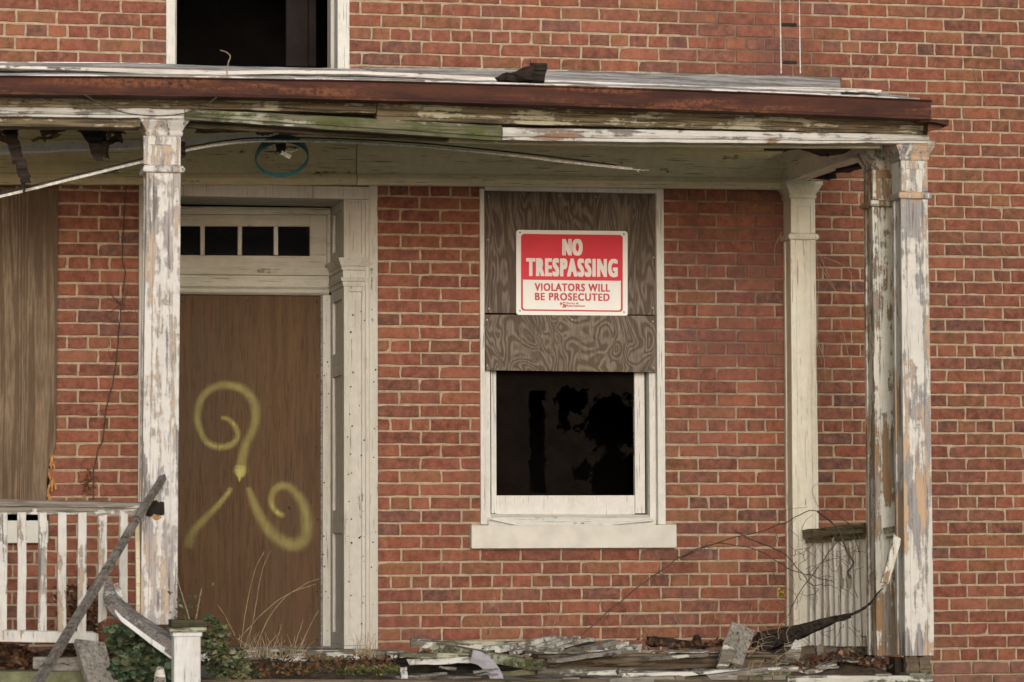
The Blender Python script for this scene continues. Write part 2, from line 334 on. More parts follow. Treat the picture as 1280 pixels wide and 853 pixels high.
def plank(bm, p0, p1, w_, t, segs=8, wob=.003, tap=1.0, jag=.01, up=Vector((0, 0, 1)), twist=0.0):
    p0, p1 = Vector(p0), Vector(p1); d = (p1-p0); L = d.length; d = d/L
    side = d.cross(up).normalized(); upv = side.cross(d).normalized()
    rows = []; sd = random.uniform(0, 99)
    for i in range(segs+1):
        u = i/segs; c = p0+d*(L*u); k = 1+(tap-1)*u
        a = twist*u; uu = upv*math.cos(a)+side*math.sin(a); ss = side*math.cos(a)-upv*math.sin(a)
        c = c+uu*(mnoise.noise(Vector((u*3, sd, 0)))*wob*2)+ss*(mnoise.noise(Vector((u*3, sd, 9)))*wob*2)
        r = []
        for q, (sx, sy) in enumerate(((-1, -1), (1, -1), (1, 1), (0, 1), (-1, 1))):
            e = Vector() if 0 < i < segs else d*random.uniform(-jag, jag)
            j = wob*mnoise.noise(Vector((u*9, q*3.3, sd)))
            r.append(bm.verts.new(c+uu*(sy*w_/2*k+j)+ss*(sx*t/2*k+j)+e))
        rows.append(r)
    for a, b in zip(rows, rows[1:]):
        for i in range(5): bm.faces.new((a[i], a[(i+1) % 5], b[(i+1) % 5], b[i]))
    bm.faces.new(rows[0]); bm.faces.new(rows[-1][::-1])
def tube(bm, pts, r0, r1=None, n=5, jit=0.0):
    r1 = r0 if r1 is None else r1; pts = [Vector(p) for p in pts]; rings = []
    for i, p in enumerate(pts):
        d = (pts[min(i+1, len(pts)-1)]-pts[max(i-1, 0)]).normalized(); s = d.cross(Vector((.13, 1, .21))).normalized(); q = s.cross(d)
        r = (r0+(r1-r0)*i/(len(pts)-1))*(1+random.uniform(-jit, jit))
        rings.append([bm.verts.new(p+s*(math.cos(6.2832*k/n)*r)+q*(math.sin(6.2832*k/n)*r)) for k in range(n)])
    for a, b in zip(rings, rings[1:]):
        for k in range(n): bm.faces.new((a[k], a[(k+1) % n], b[(k+1) % n], b[k]))
    bm.faces.new(rings[0]); bm.faces.new(rings[-1][::-1])
def smooth_pts(P, k=5):
    P = [Vector(p) for p in P]; out = []
    for i in range(len(P)-1):
        a, b, c, d = P[max(i-1, 0)], P[i], P[i+1], P[min(i+2, len(P)-1)]
        for j in range(k):
            t = j/k; out.append(.5*((2*b)+(c-a)*t+(2*a-5*b+4*c-d)*t*t+(3*b-a-3*c+d)*t**3))
    out.append(P[-1]); return out
def vine(bm, pts, Y, r0, r1, wander=.006, k=5):
    P = [at(p[0], p[1], Y if len(p) < 3 else p[2]) for p in pts]
    P = smooth_pts(P, k); s = random.uniform(0, 99)
    P = [p+Vector((mnoise.noise(Vector((i*.6, s, 0))), mnoise.noise(Vector((i*.6, s, 5))), mnoise.noise(Vector((i*.6, s, 9)))))*wander for i, p in enumerate(P)]
    tube(bm, P, r0, r1)
def ribbon(bm, pts, widths, Y, strengths=None):
    """flat paint strip with UV across it"""
    uvl = bm.loops.layers.uv.verify(); P = smooth_pts([at(x, y, Y) for x, y in pts], 6); n = len(P)-1; prev = None
    for i, p in enumerate(P):
        d = (P[min(i+1, n)]-P[max(i-1, 0)]); s = Vector((d.z, 0, -d.x)).normalized()
        f = i/n*(len(widths)-1); k = min(int(f), len(widths)-2); wv = (widths[k]*(1-(f-k))+widths[k+1]*(f-k))*.52/240
        st = 1.0
        if strengths: st = strengths[k]*(1-(f-k))+strengths[k+1]*(f-k)
        e = min(1, i/2.0, (n-i)/2.0)*st
        cur = (bm.verts.new(p-s*wv), bm.verts.new(p+s*wv), e)
        if prev:
            fc = bm.faces.new((prev[0], prev[1], cur[1], cur[0]))
            for l, uv in zip(fc.loops, ((0, prev[2]), (1, prev[2]), (1, cur[2]), (0, cur[2]))): l[uvl].uv = uv
        prev = cur
def chunk(bm, c, size, seed, amp=.35, sub=2):
    r = bmesh.ops.create_icosphere(bm, subdivisions=sub, radius=1)
    for v in r['verts']:
        n = mnoise.noise(v.co*1.7+Vector((seed, 0, 0)))+.5*mnoise.noise(v.co*4+Vector((0, seed, 0)))
        q = v.co*(1+amp*n); v.co = Vector((c[0]+q.x*size[0], c[1]+q.y*size[1], c[2]+q.z*size[2]))
def leaves(bm, pts, size, cols, up=.3, lobes=False):
    cl = bm.loops.layers.color.verify() if False else bm.loops.layers.float_color.get('tone') or bm.loops.layers.float_color.new('tone')
    shape = [(0, 0), (.45, .15), (.5, .5), (.22, .55), (0, 1), (-.22, .55), (-.5, .5), (-.45, .15)] if lobes else [(0, 0), (.32, .35), (.22, .75), (0, 1), (-.25, .7), (-.3, .3)]
    for p in pts:
        s = size*random.uniform(.55, 1.25); R = Matrix.Rotation(random.uniform(0, 6.28), 3, 'Z') @ Matrix.Rotation(random.uniform(-1.2, 1.2)*(1-up)+up*1.0, 3, 'X') @ Matrix.Rotation(random.uniform(-.8, .8), 3, 'Y')
        c = random.choice(cols); k = random.uniform(.7, 1.3)
        vs_ = [bm.verts.new(Vector(p)+R @ Vector((x*s, y*s, s*.25*abs(x)))) for x, y in shape]
        f = bm.faces.new(vs_)
        for l in f.loops: l[cl] = (c[0]*k, c[1]*k, c[2]*k, 1)

ZF = at(1100, 842, -1.98).z            # porch floor level
YF = -1.92                             # front plane of the porch columns
# ================================================================ SETTING
g = B(); bmesh.ops.create_grid(g, x_segments=2, y_segments=2, size=150); bmesh.ops.translate(g, vec=(0, 0, -1.35), verts=g.verts)
tag(part('ground', g, M['ground']), kind='structure')
tw = B(); nx, nz = 72, 5; gg = {}      # unseen tree clump, added and shaped so the door lights mirror dark
for i in range(nx+1):
    x = i*.25; hh = 12.4+1.0*mnoise.noise(Vector((x*.13, 0, 2)))+.8*mnoise.noise(Vector((x*.5, 0, 5)))+random.uniform(-.4, .4)
    for j in range(nz+1): gg[i, j] = tw.verts.new((x, -85-3*math.sin(j/nz*math.pi)+random.uniform(-.6, .6), -1.35+(hh+1.35)*j/nz))
for i in range(nx):
    for j in range(nz): tw.faces.new((gg[i, j], gg[i+1, j], gg[i+1, j+1], gg[i, j+1]))
for i in range(nx):
    v_ = [tw.verts.new((gg[i+k, nz].co.x, -92, gg[i+k, nz].co.z-.5)) for k in (0, 1)]; tw.faces.new((gg[i, nz], gg[i+1, nz], v_[1], v_[0]))
M['reflection_wood'] = mat_simple('bare_wood', (.05, .042, .03), 1, .5, .6, .5)
tag(part('reflection_trees', tw, M['reflection_wood']), 'unseen clump of bare brown trees added for the dark reflection in the door lights', 'trees', None, 'stuff')
# ================================================================ HOUSE
house = empty('brick_house', (0, 0, -1.35), 'abandoned red brick house with boarded door and windows behind the rotting porch', 'house')
P_, H = .2123, .0677
def X(px, py, Y=0): return at(px, py, Y).x
def Z(px, py, Y=0): return at(px, py, Y).z
DOOR = (X(173, 500), X(472.5, 500), Z(320, 824), Z(320, 236))
WIN = (X(601.5, 450), X(830, 450), Z(715, 657), Z(715, 238))
UPW = (X(208, 60), X(437, 60), Z(320, 92), Z(320, -150))
LW = (X(-150, 450), X(63, 450), Z(40, 655), Z(40, 240))
OPEN = [DOOR, WIN, UPW, LW]
SILLS = [(X(590, 670), X(846, 670), Z(715, 686), Z(715, 656)), (X(-160, 665), X(60.5, 665), Z(30, 680), Z(30, 651))]
XA, XB, ZA, ZB = -6.0, 6.5, -1.35, 5.6
xs = sorted({XA, XB, *[o[0] for o in OPEN], *[o[1] for o in OPEN]}); zs = sorted({ZA, ZB, *[o[2] for o in OPEN], *[o[3] for o in OPEN]})
b = B()
for x0, x1 in zip(xs, xs[1:]):
    for z0, z1 in zip(zs, zs[1:]):
        cx, cz = (x0+x1)/2, (z0+z1)/2
        if any(o[0] < cx < o[1] and o[2] < cz < o[3] for o in OPEN): continue
        a = .006
        v = [b.verts.new(q) for q in ((x0, a, z0), (x1, a, z0), (x1, a, z1), (x0, a, z1))]; b.faces.new(v)
for o in OPEN:      # reveals
    for q in (((o[0], 0, o[2]), (o[0], 0, o[3]), (o[0], .3, o[3]), (o[0], .3, o[2])), ((o[1], 0, o[2]), (o[1], 0, o[3]), (o[1], .3, o[3]), (o[1], .3, o[2])),
              ((o[0], 0, o[3]), (o[1], 0, o[3]), (o[1], .3, o[3]), (o[0], .3, o[3])), ((o[0], 0, o[2]), (o[1], 0, o[2]), (o[1], .3, o[2]), (o[0], .3, o[2]))):
        b.faces.new([b.verts.new((p[0], p[1]+.006, p[2])) for p in q])
# returns and back of the house shell
for q in (((XA, .006, ZA), (XA, 7, ZA), (XA, 7, ZB), (XA, .006, ZB)), ((XB, .006, ZA), (XB, 7, ZA), (XB, 7, ZB), (XB, .006, ZB)),
          ((XA, 7, ZA), (XB, 7, ZA), (XB, 7, ZB), (XA, 7, ZB)), ((XA, .006, ZB), (XB, .006, ZB), (XB, 7, ZB), (XA, 7, ZB))):
    b.faces.new([b.verts.new(p) for p in q])
wall = part('wall', b, M['mortar'], house)

PAL = [((.275, .087, .053), 10), ((.245, .078, .052), 10), ((.30, .105, .060), 8), ((.215, .076, .055), 7), ((.19, .082, .062), 4), ((.16, .078, .068), 2.5),
       ((.28, .125, .064), 4), ((.235, .108, .058), 5), ((.12, .070, .064), .8), ((.32, .115, .070), 5)]
def bcol(x, z):
    pal = PAL
    wts = [wt*(1.0 if i < 4 else (1.5 if (x > 1.3 or z > 2.3) else .75)) for i, (c, wt) in enumerate(pal)]
    c = random.choices([c for c, _ in pal], wts)[0]; k = random.uniform(.62, 1.0); g_ = random.uniform(.04, .2); c = tuple(q_*(1-g_)+w_*g_ for q_, w_ in zip(c, (.17, .115, .085)))
    if x > 2.6: k *= .88
    return (c[0]*k, c[1]*k, c[2]*k, 1)
def brick_geo(w_, h_, rnd, long):
    """outline ring with slightly wandering edges, eased arris, flat face: 48 triangles"""
    j = .0019; n = 3 if long else 1; hw, hh = w_/2, h_/2
    out = []
    for i in range(n+1): out.append((-hw+w_*i/(n+1), -hh))
    out.append((hw, -hh)); out.append((hw, 0))
    for i in range(n+1): out.append((hw-w_*i/(n+1), hh))
    out.append((-hw, hh)); out.append((-hw, 0))
    pts = [(x+rnd.uniform(-j, j)*1.3, z+rnd.uniform(-j, j)) for x, z in out]
    m = len(pts); V = []; FC = []
    if rnd.random() < .16:      # a knocked corner
        q = rnd.choice((0, n+1, n+3, len(pts)-2)); x, z = pts[q]; k_ = rnd.uniform(.002, .0055); pts[q] = (x-math.copysign(k_*1.6, x), z-math.copysign(k_, z))
    rr = rnd.uniform(-.0015, .0012)
    for (x, z) in pts: V.append((x, .012, z))
    for (x, z) in pts: V.append((x, .0012+rr, z))
    for (x, z) in pts: V.append((x*(1-.004/max(hw, .01)), -.001+rr+rnd.uniform(-.0004, .0004), z*(1-.004/hh)))
    for k in range(2):
        for i in range(m): FC.append((k*m+i, k*m+(i+1) % m, (k+1)*m+(i+1) % m, (k+1)*m+i))
    FC.append(tuple(range(2*m, 3*m)))
    return V, FC
pieces = []     # (x0, x1, zc, type, yoff)
J = .0112
def covered(x0, x1, z0, z1):
    return [(o[0], o[1]) for o in OPEN+SILLS if o[2] < (z0+z1)/2 < o[3]]
for c in range(-20, 84):
    z = c*H
    if z > ZB-.05 or z < ZA: continue
    upper = z > 2.55
    cuts = covered(XA, XB, z-H/2, z+H/2); segs = [(XA, XB)]
    for a0, a1 in cuts:
        ns = []
        for s0, s1 in segs:
            if a1 <= s0 or a0 >= s1: ns.append((s0, s1)); continue
            if a0 > s0: ns.append((s0, a0))
            if a1 < s1: ns.append((a1, s1))
        segs = ns
    for s0, s1 in segs:
        ph = 0
        if s1 < -1.2: ph = .042 if not upper else .03
        if upper: ph += .009
        if c % 6 == 0 or c == -6:
            js = [(k/2+.25)*P_+ph for k in range(-80, 80)]
            if not upper and s1-s0 < 1.0: js = [j for k, j in enumerate(js) if k % 4 not in (1,)]
        elif c % 2: js = [k*P_+ph for k in range(-40, 40)]
        else: js = [(k+.5)*P_+ph for k in range(-40, 40)]
        js = [s0-J/2]+[j+random.uniform(-.0048, .0048) for j in js if s0+.045 < j < s1-.045]+[s1+J/2]
        for a0, a1 in zip(js, js[1:]):
            yo = 0
            if c == -7: yo = -.035
            if c <= -8: yo = -.07
            if c <= -7 and a0 < 2.4: continue
            dz = -.034 if (upper and s1 < -1.2) else 0
            # the masonry dips a little towards the far right
            pieces.append((a0+J/2, a1-J/2, z+dz+.0012*math.sin(a0*2.1+c), yo))
VIS = [(475, 240, 598, 800), (833, 240, 975, 795), (1168, 0, 1280, 853), (590, 690, 975, 790), (74, 240, 168, 620), (442, 0, 1165, 85), (0, 0, 205, 72), (1026, 240, 1080, 650)]
sc_list = []
for i, (x0, x1, z, yo) in enumerate(pieces):
    px, py = proj(Vector(((x0+x1)/2, 0, z)))
    if yo == 0 and any(a <= px <= c_ and b_ <= py <= d for a, b_, c_, d in VIS):
        qx0, qx1 = proj(Vector((x0, 0, z)))[0], proj(Vector((x1, 0, z)))[0]
        sc_list.append((-(min(qx1, 1280)-max(qx0, 0)), i))
sc_list.sort(); chosen = {i for _, i in sc_list[:300]}
variants = {}
def brick_mesh(long):
    L = variants.setdefault(long, [])
    if len(L) < 16:
        rnd = random.Random(len(L)*7+long); wv = P_-J if long else P_/2-J
        V, FC = brick_geo(wv, H-J, rnd, long); me = bpy.data.meshes.new('brick'); me.from_pydata(V, [], FC); me.materials.append(M['brick']); me.update(); L.append((me, wv)); return L[-1]
    return random.choice(L)
SV, SF, SC = [], [], []; rnd = random.Random(5); hb = B()
for i, (x0, x1, z, yo) in enumerate(pieces):
    wv = x1-x0; col = bcol((x0+x1)/2, z)
    if i in chosen:
        me, w0 = brick_mesh(wv > .15); o = link('brick', me, wall, Vector(((x0+x1)/2, yo+random.uniform(-.001, .001), z))-Vector(house.location))
        o.scale = (wv/w0, 1, 1); o.rotation_euler = (0, random.uniform(-.006, .006), 0); o.color = col
    else:
        V, FC = brick_geo(wv, H-J, rnd, wv > .15); n0 = len(SV); cz = house.location
        if yo < 0: V = [(x, y+(.008 if (q > .01 and y < .01) else 0), q*1.06) for x, y, q in V]; col = tuple(.6*a_+.4*b_ for a_, b_ in zip(col, (.24, .16, .14, 1)))
        SV += [(x+(x0+x1)/2-cz[0], y+yo-cz[1]-(0), q+z-cz[2]) for x, y, q in V]; SF += [tuple(k+n0 for k in f) for f in FC]; SC += [col]*len(FC)
me = bpy.data.meshes.new('brickwork'); me.from_pydata(SV, [], SF); me.materials.append(M['brick_s'])
at_ = me.attributes.new('tone', 'FLOAT_COLOR', 'FACE')
for k, c in enumerate(SC): at_.data[k].color = c
me.update(); tag(link('brickwork', me, wall), kind='stuff')
# backing of the projecting base courses at the right
b = B(); box(b, 2.4, XB, -.020, .005, -1.35, -6.5*H-.004); box(b, 2.41, XB, -.054, -.0245, -1.35, -7.5*H); part('water_table', b, M['mortar'], wall)
# old conduit line and slots in the upper wall
b = B()
for px in (975.5, 999.5): tube(b, [at(px-.5, -20, -.004), at(px, 30, -.004), at(px+1, 92, -.004)], .0022, .0022, 4, .6)
part('cable_stain', b, M['strip'], wall)
for a in (977, 29, 996, 33), (979, 76, 996, 80): b = B(); pbox(b, *a, -.0035, .01); part('anchor_slot', b, M['black'], wall)
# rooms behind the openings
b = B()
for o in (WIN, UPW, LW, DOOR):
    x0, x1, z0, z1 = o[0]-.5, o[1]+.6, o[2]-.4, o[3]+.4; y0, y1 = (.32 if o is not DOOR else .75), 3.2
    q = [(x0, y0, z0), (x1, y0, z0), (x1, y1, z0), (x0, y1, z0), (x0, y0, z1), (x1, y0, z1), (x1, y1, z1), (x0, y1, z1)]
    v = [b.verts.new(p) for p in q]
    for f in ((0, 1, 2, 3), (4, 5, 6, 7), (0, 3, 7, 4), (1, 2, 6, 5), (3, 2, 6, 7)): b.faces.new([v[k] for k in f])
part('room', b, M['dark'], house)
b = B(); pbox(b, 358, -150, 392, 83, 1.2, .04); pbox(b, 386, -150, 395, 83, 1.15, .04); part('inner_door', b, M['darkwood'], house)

# ---- main window
win = B(); yc = -.018
pbox(win, 600.5, 236, 606, 656, yc, .1)
pbox(win, 821.5, 236, 831, 656, yc, .1); pbox(win, 606, 234.5, 821.5, 240, yc+.002, .1)
window = part('window', win, M['window'], house, bevel=.003)
for a in (606, 613), (812, 821.5): b = B(); pbox(b, a[0], 462, a[1], 656, .03, .09); part('jamb', b, M['window'], window, bevel=.002)
b = B(); pbox(b, 614, 462, 620.5, 642, .075, .035); pbox(b, 793.5, 462, 806, 642, .075, .035); pbox(b, 620.5, 619.5, 793.5, 643.5, .072, .04); part('sash', b, M['window'], window, bevel=.002)
b = B(); run(b, [(611, 642.5, 657), (715, 643, 657), (819, 643.5, 658)], -.005, .1, [(0, .07), (.3, .03), (1, 0)]); part('wooden_sill', b, M['winsill'], window)
b = B()
plank(b, at(613, 649, -.012), at(652, 656.5, -.016), .008, .02, 6, .002); plank(b, at(752, 656.5, -.016), at(816, 650, -.012), .009, .02, 6, .002)
part('loose_bead', b, M['winsill'], window)
# dusty glass with the two broken holes
b = B(); X0, X1, Z0, Z1 = X(619, 540, .09), X(795, 540, .09), Z(707, 622, .09), Z(707, 440, .09); N1, N2 = 130, 110
def hole(px, py):
    n = mnoise.noise(Vector((px*.07, py*.07, 0)))*9+mnoise.noise(Vector((px*.2, py*.2, 4)))*6+mnoise.noise(Vector((px*.6, py*.6, 4)))*4
    a = abs(px-672)-(9+n*.45) if 488 < py < 616 else 9
    r = math.hypot((px-716)/1.0, (py-500)/.7)-(22+n); r2 = math.hypot((px-765)/1.5, (py-528)/1.4)-(24+n); r3 = math.hypot((px-772)/1.4, (py-600)/1.5)-(26+n); r4 = math.hypot(px-728, (py-590))-(12+n)
    r5 = math.hypot(px-704, (py-520)*.6)-(8+n)
    return min(a, r, r2, r3, r4, r5)
gv = {}; dl = b.loops.layers.float_color.new('dust')
for i in range(N1+1):
    for j in range(N2+1): gv[i, j] = b.verts.new((X0+(X1-X0)*i/N1, .094, Z0+(Z1-Z0)*j/N2))
for i in range(N1):
    for j in range(N2):
        c = (gv[i, j].co+gv[i+1, j+1].co)/2; px, py = proj(c)
        f_ = b.faces.new((gv[i, j], gv[i+1, j], gv[i+1, j+1], gv[i, j+1]))
        for l in f_.loops:
            h_ = hole(*proj(l.vert.co)); l[dl] = (min(1, max(0, .5+h_/9)),)*3+(1,)
part('pane', b, M['dglass'], window)
b = B(); pbox(b, 589.5, 656.5, 846, 685.5, -.05, .2); part('sill', b, M['sill'], house, bevel=.004)
b = B(); pbox(b, 604.5, 238.5, 823.5, 392.5, .012, .014); up_ply = part('plywood_sheet', b, M['ply_up'], house, bevel=.001)
tag(up_ply, 'dark upper plywood sheet behind the sign')
b = B()
c4 = [(606, 393.5), (821, 395), (820.5, 465.5), (607, 463)]
f0 = [b.verts.new(at(x, y, -.004)) for x, y in c4]; f1 = [b.verts.new(at(x, y, -.004)+Vector((0, .014, 0))) for x, y in c4]
b.faces.new(f0[::-1]); b.faces.new(f1)
for k in range(4): b.faces.new((f0[k], f0[(k+1) % 4], f1[(k+1) % 4], f1[k]))
lo = part('plywood_sheet', b, M['ply_lo'], house); tag(lo, 'paler ringed lower plywood strip with scrawled letters')
b = B()
zz = lambda x, y: (590+x/5.12, 380+y/5.12)
for s in ([(308, 125), (312, 250), (312, 370)], [(315, 145), (355, 250), (402, 372)], [(442, 130), (428, 250), (405, 372)], [(520, 110), (512, 230), (505, 345)], [(518, 112), (555, 210), (592, 330)],
          [(512, 242), (580, 240)], [(692, 115), (690, 240), (686, 365)], [(775, 145), (785, 250), (790, 370)], [(690, 225), (740, 218), (790, 215)]):
    ribbon(b, [zz(*p) for p in s], [6, 6], -.0062)
part('scrawl', b, M['chalk'], lo)
b = B()
for (x, y) in ((609, 400), (609, 457), (816, 402), (817, 460), (715, 400)):
    bmesh.ops.create_cone(b, cap_ends=True, segments=8, radius1=.004, radius2=.004, depth=.003, matrix=Matrix.Translation(at(x, y, -.006)) @ Matrix.Rotation(math.pi/2, 4, 'X'))
part('nail_head', b, M['screw'], lo)
for k, (x, y) in enumerate(((611, 246), (700, 245), (816, 246), (610, 300), (817, 322), (611, 386), (816, 385), (745, 246))):
    b = B(); bmesh.ops.create_cone(b, cap_ends=True, segments=8, radius1=.0045, radius2=.0045, depth=.004, matrix=Matrix.Translation(at(x, y, .011)) @ Matrix.Rotation(math.pi/2, 4, 'X')); part('nail_head', b, M['screw'], up_ply)
# ---- upper window
b = B(); pbox(b, 208, -160, 437, -148, -.012, .12); uw = part('window', b, M['window'], house, bevel=.003)
for a in (208, 219.5), (422, 437): b = B(); pbox(b, a[0], -147.8, a[1], 90, -.012, .12); part('casing', b, M['window'], uw, bevel=.003)
for a in (413.5, 424), (218, 221): b = B(); pbox(b, a[0], -147.8, a[1], 88, .11, .12); part('jamb', b, M['casing'], uw)
# ---- left window: plywood nailed over it, stone sill
b = B()
poly = [(-150, 232), (73, 236), (71.5, 400), (70.5, 540), (69, 560), (62, 575), (59, 600), (58, 626), (-150, 626)]
f0 = [b.verts.new(at(x, y, -.028)) for x, y in poly]; f1 = [b.verts.new(at(x, y, -.028)+Vector((0, .016, 0))) for x, y in poly]
b.faces.new(f0[::-1]); b.faces.new(f1)
for k in range(len(poly)): b.faces.new((f0[k], f0[(k+1) % len(poly)], f1[(k+1) % len(poly)], f1[k]))
lp = part('plywood_sheet', b, M['ply_left'], house); tag(lp, 'brown plywood sheet with a torn lower corner over the left window')
b = B()
for k in range(26):
    x, y = 63+3*math.sin(k*.5)+random.uniform(-3, 2), 566+k*2.3
    plank(b, at(x, y, -.022), at(x+random.uniform(-3, 3), y+random.uniform(4, 10), -.02), random.uniform(.004, .012), .004, 3, .002)
part('torn_edge', b, M['ply_edge'], lp)
b = B(); pbox(b, -160, 651, 60.5, 679.5, -.05, .2); part('sill', b, M['sill'], house, bevel=.004)

# ---- entrance
ent = B(); YD = .45
pbox(ent, 461.5, 231, 472.5, 812, -.022, .10); pbox(ent, 178, 231, 461.5, 247, -.02, .10); pbox(ent, 173, 231, 178, 812, -.022, .1)
entrance = part('entrance', ent, M['casing'], house, bevel=.004)
b = B(); pbox(b, 457, 246, 462.5, 812, -.014, .1); part('casing_bead', b, M['casing'], entrance, bevel=.003)
xi0, xi1 = X(430, 530), X(459, 530); zt, zb = Z(445, 246), Z(445, 812)
def panel_face(bm, x0, x1, z0, z1, Y, bw=.028, rec=.012):
    """pilaster face with a sunken panel"""
    box(bm, x0, x0+bw, Y, Y+.03, z0, z1); box(bm, x1-bw, x1, Y, Y+.03, z0, z1)
    box(bm, x0+bw, x1-bw, Y, Y+.03, z1-bw, z1); box(bm, x0+bw, x1-bw, Y, Y+.03, z0, z0+bw); box(bm, x0+bw, x1-bw, Y+rec, Y+.03, z0+bw, z1-bw)
b = B(); zc1, zc0 = Z(440, 323), Z(440, 358)
panel_face(b, xi0, xi1, zc1, zt, 0); panel_face(b, xi0, xi1, zb+.02, zc0, 0, .028)
box(b, xi0, xi1, .0, YD, zb, zb+.019)
# the return of the pilaster into the recess, with sunken panels
def ret_panel(bm, z0, z1, ya, yb, x, bw=.06):
    box(bm, x, x+.02, ya, ya+bw, z0, z1); box(bm, x, x+.02, yb-bw, yb, z0, z1); box(bm, x, x+.02, ya+bw, yb-bw, z1-bw, z1); box(bm, x, x+.02, ya+bw, yb-bw, z0, z0+bw)
    box(bm, x+.014, x+.02, ya+bw, yb-bw, z0+bw, z1-bw)
ret_panel(b, zc1, zt, .031, YD, xi0); 
zm = [(Z(425, 453), zc0), (Z(425, 652), Z(425, 453)), (zb+.02, Z(425, 652))]
for z0, z1 in zm: ret_panel(b, z0, z1, .031, YD, xi0)
part('pilaster', b, M['casing'], entrance, bevel=.002)
b = B()
def cap_ring(bm, z0, z1, out0, out1):
    for (x, y) in ((0, 0),):
        vs0 = [(xi0-out0, YD), (xi0-out0, -out0), (xi1+.002, -out0)]; vs1 = [(xi0-out1, YD), (xi0-out1, -out1), (xi1+.002, -out1)]; inn = [(xi0+.01, YD), (xi0+.01, .02), (xi1+.002, .02)]
        a = [bm.verts.new((p[0], p[1], z0)) for p in vs0]; c = [bm.verts.new((p[0], p[1], z1)) for p in vs1]; e = [bm.verts.new((p[0], p[1], z0)) for p in inn]; f = [bm.verts.new((p[0], p[1], z1)) for p in inn]
        for k in range(2):
            bm.faces.new((a[k], a[k+1], c[k+1], c[k])); bm.faces.new((a[k], a[k+1], e[k+1], e[k])); bm.faces.new((c[k], c[k+1], f[k+1], f[k]))
        bm.faces.new((a[2], c[2], f[2], e[2])); bm.faces.new((a[0], c[0], f[0], e[0]))
zk = lambda y: Z(440, y)
for y0, y1, a0, a1 in ((333, 323, .018, .035), (338, 333.3, .012, .016), (347, 338.3, .006, .006), (352, 347.3, .014, .02), (358, 352.3, .004, .01)): cap_ring(b, zk(y0), zk(y1), a0, a1)
part('pilaster_capital', b, M['casing'], entrance, bevel=.001)
b = B(); xl = X(150, 500)
# recess ceiling boards
zs_ = Z(430, 248)
for k in range(4):
    y0 = .03+k*.105; box(b, xl, xi0+.02, y0, y0+.1, zs_, zs_+.02)
part('soffit_board', b, M['casing_x'], entrance, bevel=.002)
b = B(); box(b, xl-.02, xl, .03, YD+.05, DOOR[2], DOOR[3]); part('left_return', b, M['casing'], entrance)
# transom bar and head
b = B()
run(b, [(150, 257, 268), (413, 260, 268.5)], YD-.02, .05); run(b, [(150, 266, 282.5), (387.3, 269, 283.5)], YD+.011, .05)
run(b, [(150, 318.5, 335), (410, 320.5, 336.5)], YD+.008, .05); pbox(b, 387.5, 268, 411, 336, YD+.01, .05); pbox(b, 409, 262, 413.5, 336, YD-.015, .05)
transom = part('transom', b, M['casing_x'], entrance, bevel=.002)
b = B()
for px in (253.3, 300, 345): pbox(b, px-2.6, 282, px+2.6, 319, YD+.016, .03)
part('muntin', b, M['casing'], transom, bevel=.002)
for a, c in ((205, 250.6), (256, 297.2), (302.8, 342.2), (347.8, 388)):
    b = B(); pbox(b, a, 282, c, 320, YD+.035, .004); part('pane', b, M['glass'], transom)
b = B()
prof = [(0, -.03), (.08, -.035), (.26, -.028), (.3, -.012), (.36, -.012), (.4, -.018), (.7, -.014), (.74, -.004), (.8, -.022), (.92, -.018), (1, 0)]
run(b, [(150, 334, 367), (411, 336, 369.5)], YD-.01, .07, prof); part('transom_moulding', b, M['casing_x'], entrance)
b = B(); pbox(b, 403.5, 369, 413.5, 813, YD-.012, .06); part('door_jamb', b, M['casing'], entrance, bevel=.003)
b = B(); pbox(b, 401, 369, 404.5, 813, YD+.006, .03); part('weather_strip', b, M['blue'] if False else M['grey'], entrance)
b = B(); box(b, X(160, 600, YD), X(402, 600, YD), YD+.018, YD+.034, Z(320, 815, YD), Z(320, 368, YD)); dply = part('door_board', b, M['doorply'], entrance)
b = B(); q = lambda x, y: (210+x/3.281, 460+y/3.281); YS = YD+.0165
s1 = [(215, 205), (245, 210), (275, 240), (285, 280), (260, 315), (210, 325), (160, 305), (130, 250), (120, 190), (140, 120), (190, 80), (250, 72), (310, 90), (350, 140), (358, 200), (345, 260), (320, 310), (306, 370), (298, 425)]
ribbon(b, [q(*p) for p in s1], [8, 12, 14, 14, 16, 18, 20, 18, 22], YS, [1, .9, .9, .8, .7, .75, .8, .7, 1])
ribbon(b, [q(*p) for p in [(264, 488), (210, 560), (150, 620), (100, 680), (82, 748)]], [10, 14, 18, 22], YS-.0004, [1, .75, .6, .4])
ribbon(b, [q(*p) for p in [(328, 485), (350, 550), (390, 630), (440, 690), (510, 725), (560, 700), (570, 630), (550, 550), (500, 490), (450, 490), (425, 530), (435, 580), (480, 612)]], [11, 20, 26, 28, 26, 20, 16, 13, 11], YS-.0008, [1, .75, .65, .7, .65, .6, .7, .85, 1])
for k, dx in enumerate((-9, -3, 3, 9)):
    ribbon(b, [q(297+dx, 398), q(297+dx, 425), q(297+dx*.8, 452+(14 if k == 1 else 0))], [10, 13, 6], YS-.0012-.0003*k)
ribbon(b, [q(297, 396), q(297, 424), q(297, 450)], [17, 27, 12], YS-.003)
ribbon(b, [q(293, 430), q(292, 450), q(292, 470)], [4, 4, 3], YS-.0033)
part('graffiti', b, M['spray'], dply)
b = B()
for (x, y) in ((228, 378), (310, 376), (396, 378), (397, 470), (396, 560), (397, 650), (396, 740), (396, 800), (300, 806), (362, 636), (361, 634), (250, 806)):
    bmesh.ops.create_cone(b, cap_ends=True, segments=6, radius1=.005, radius2=.005, depth=.003, matrix=Matrix.Translation(at(x, y, YS)) @ Matrix.Rotation(math.pi/2, 4, 'X'))
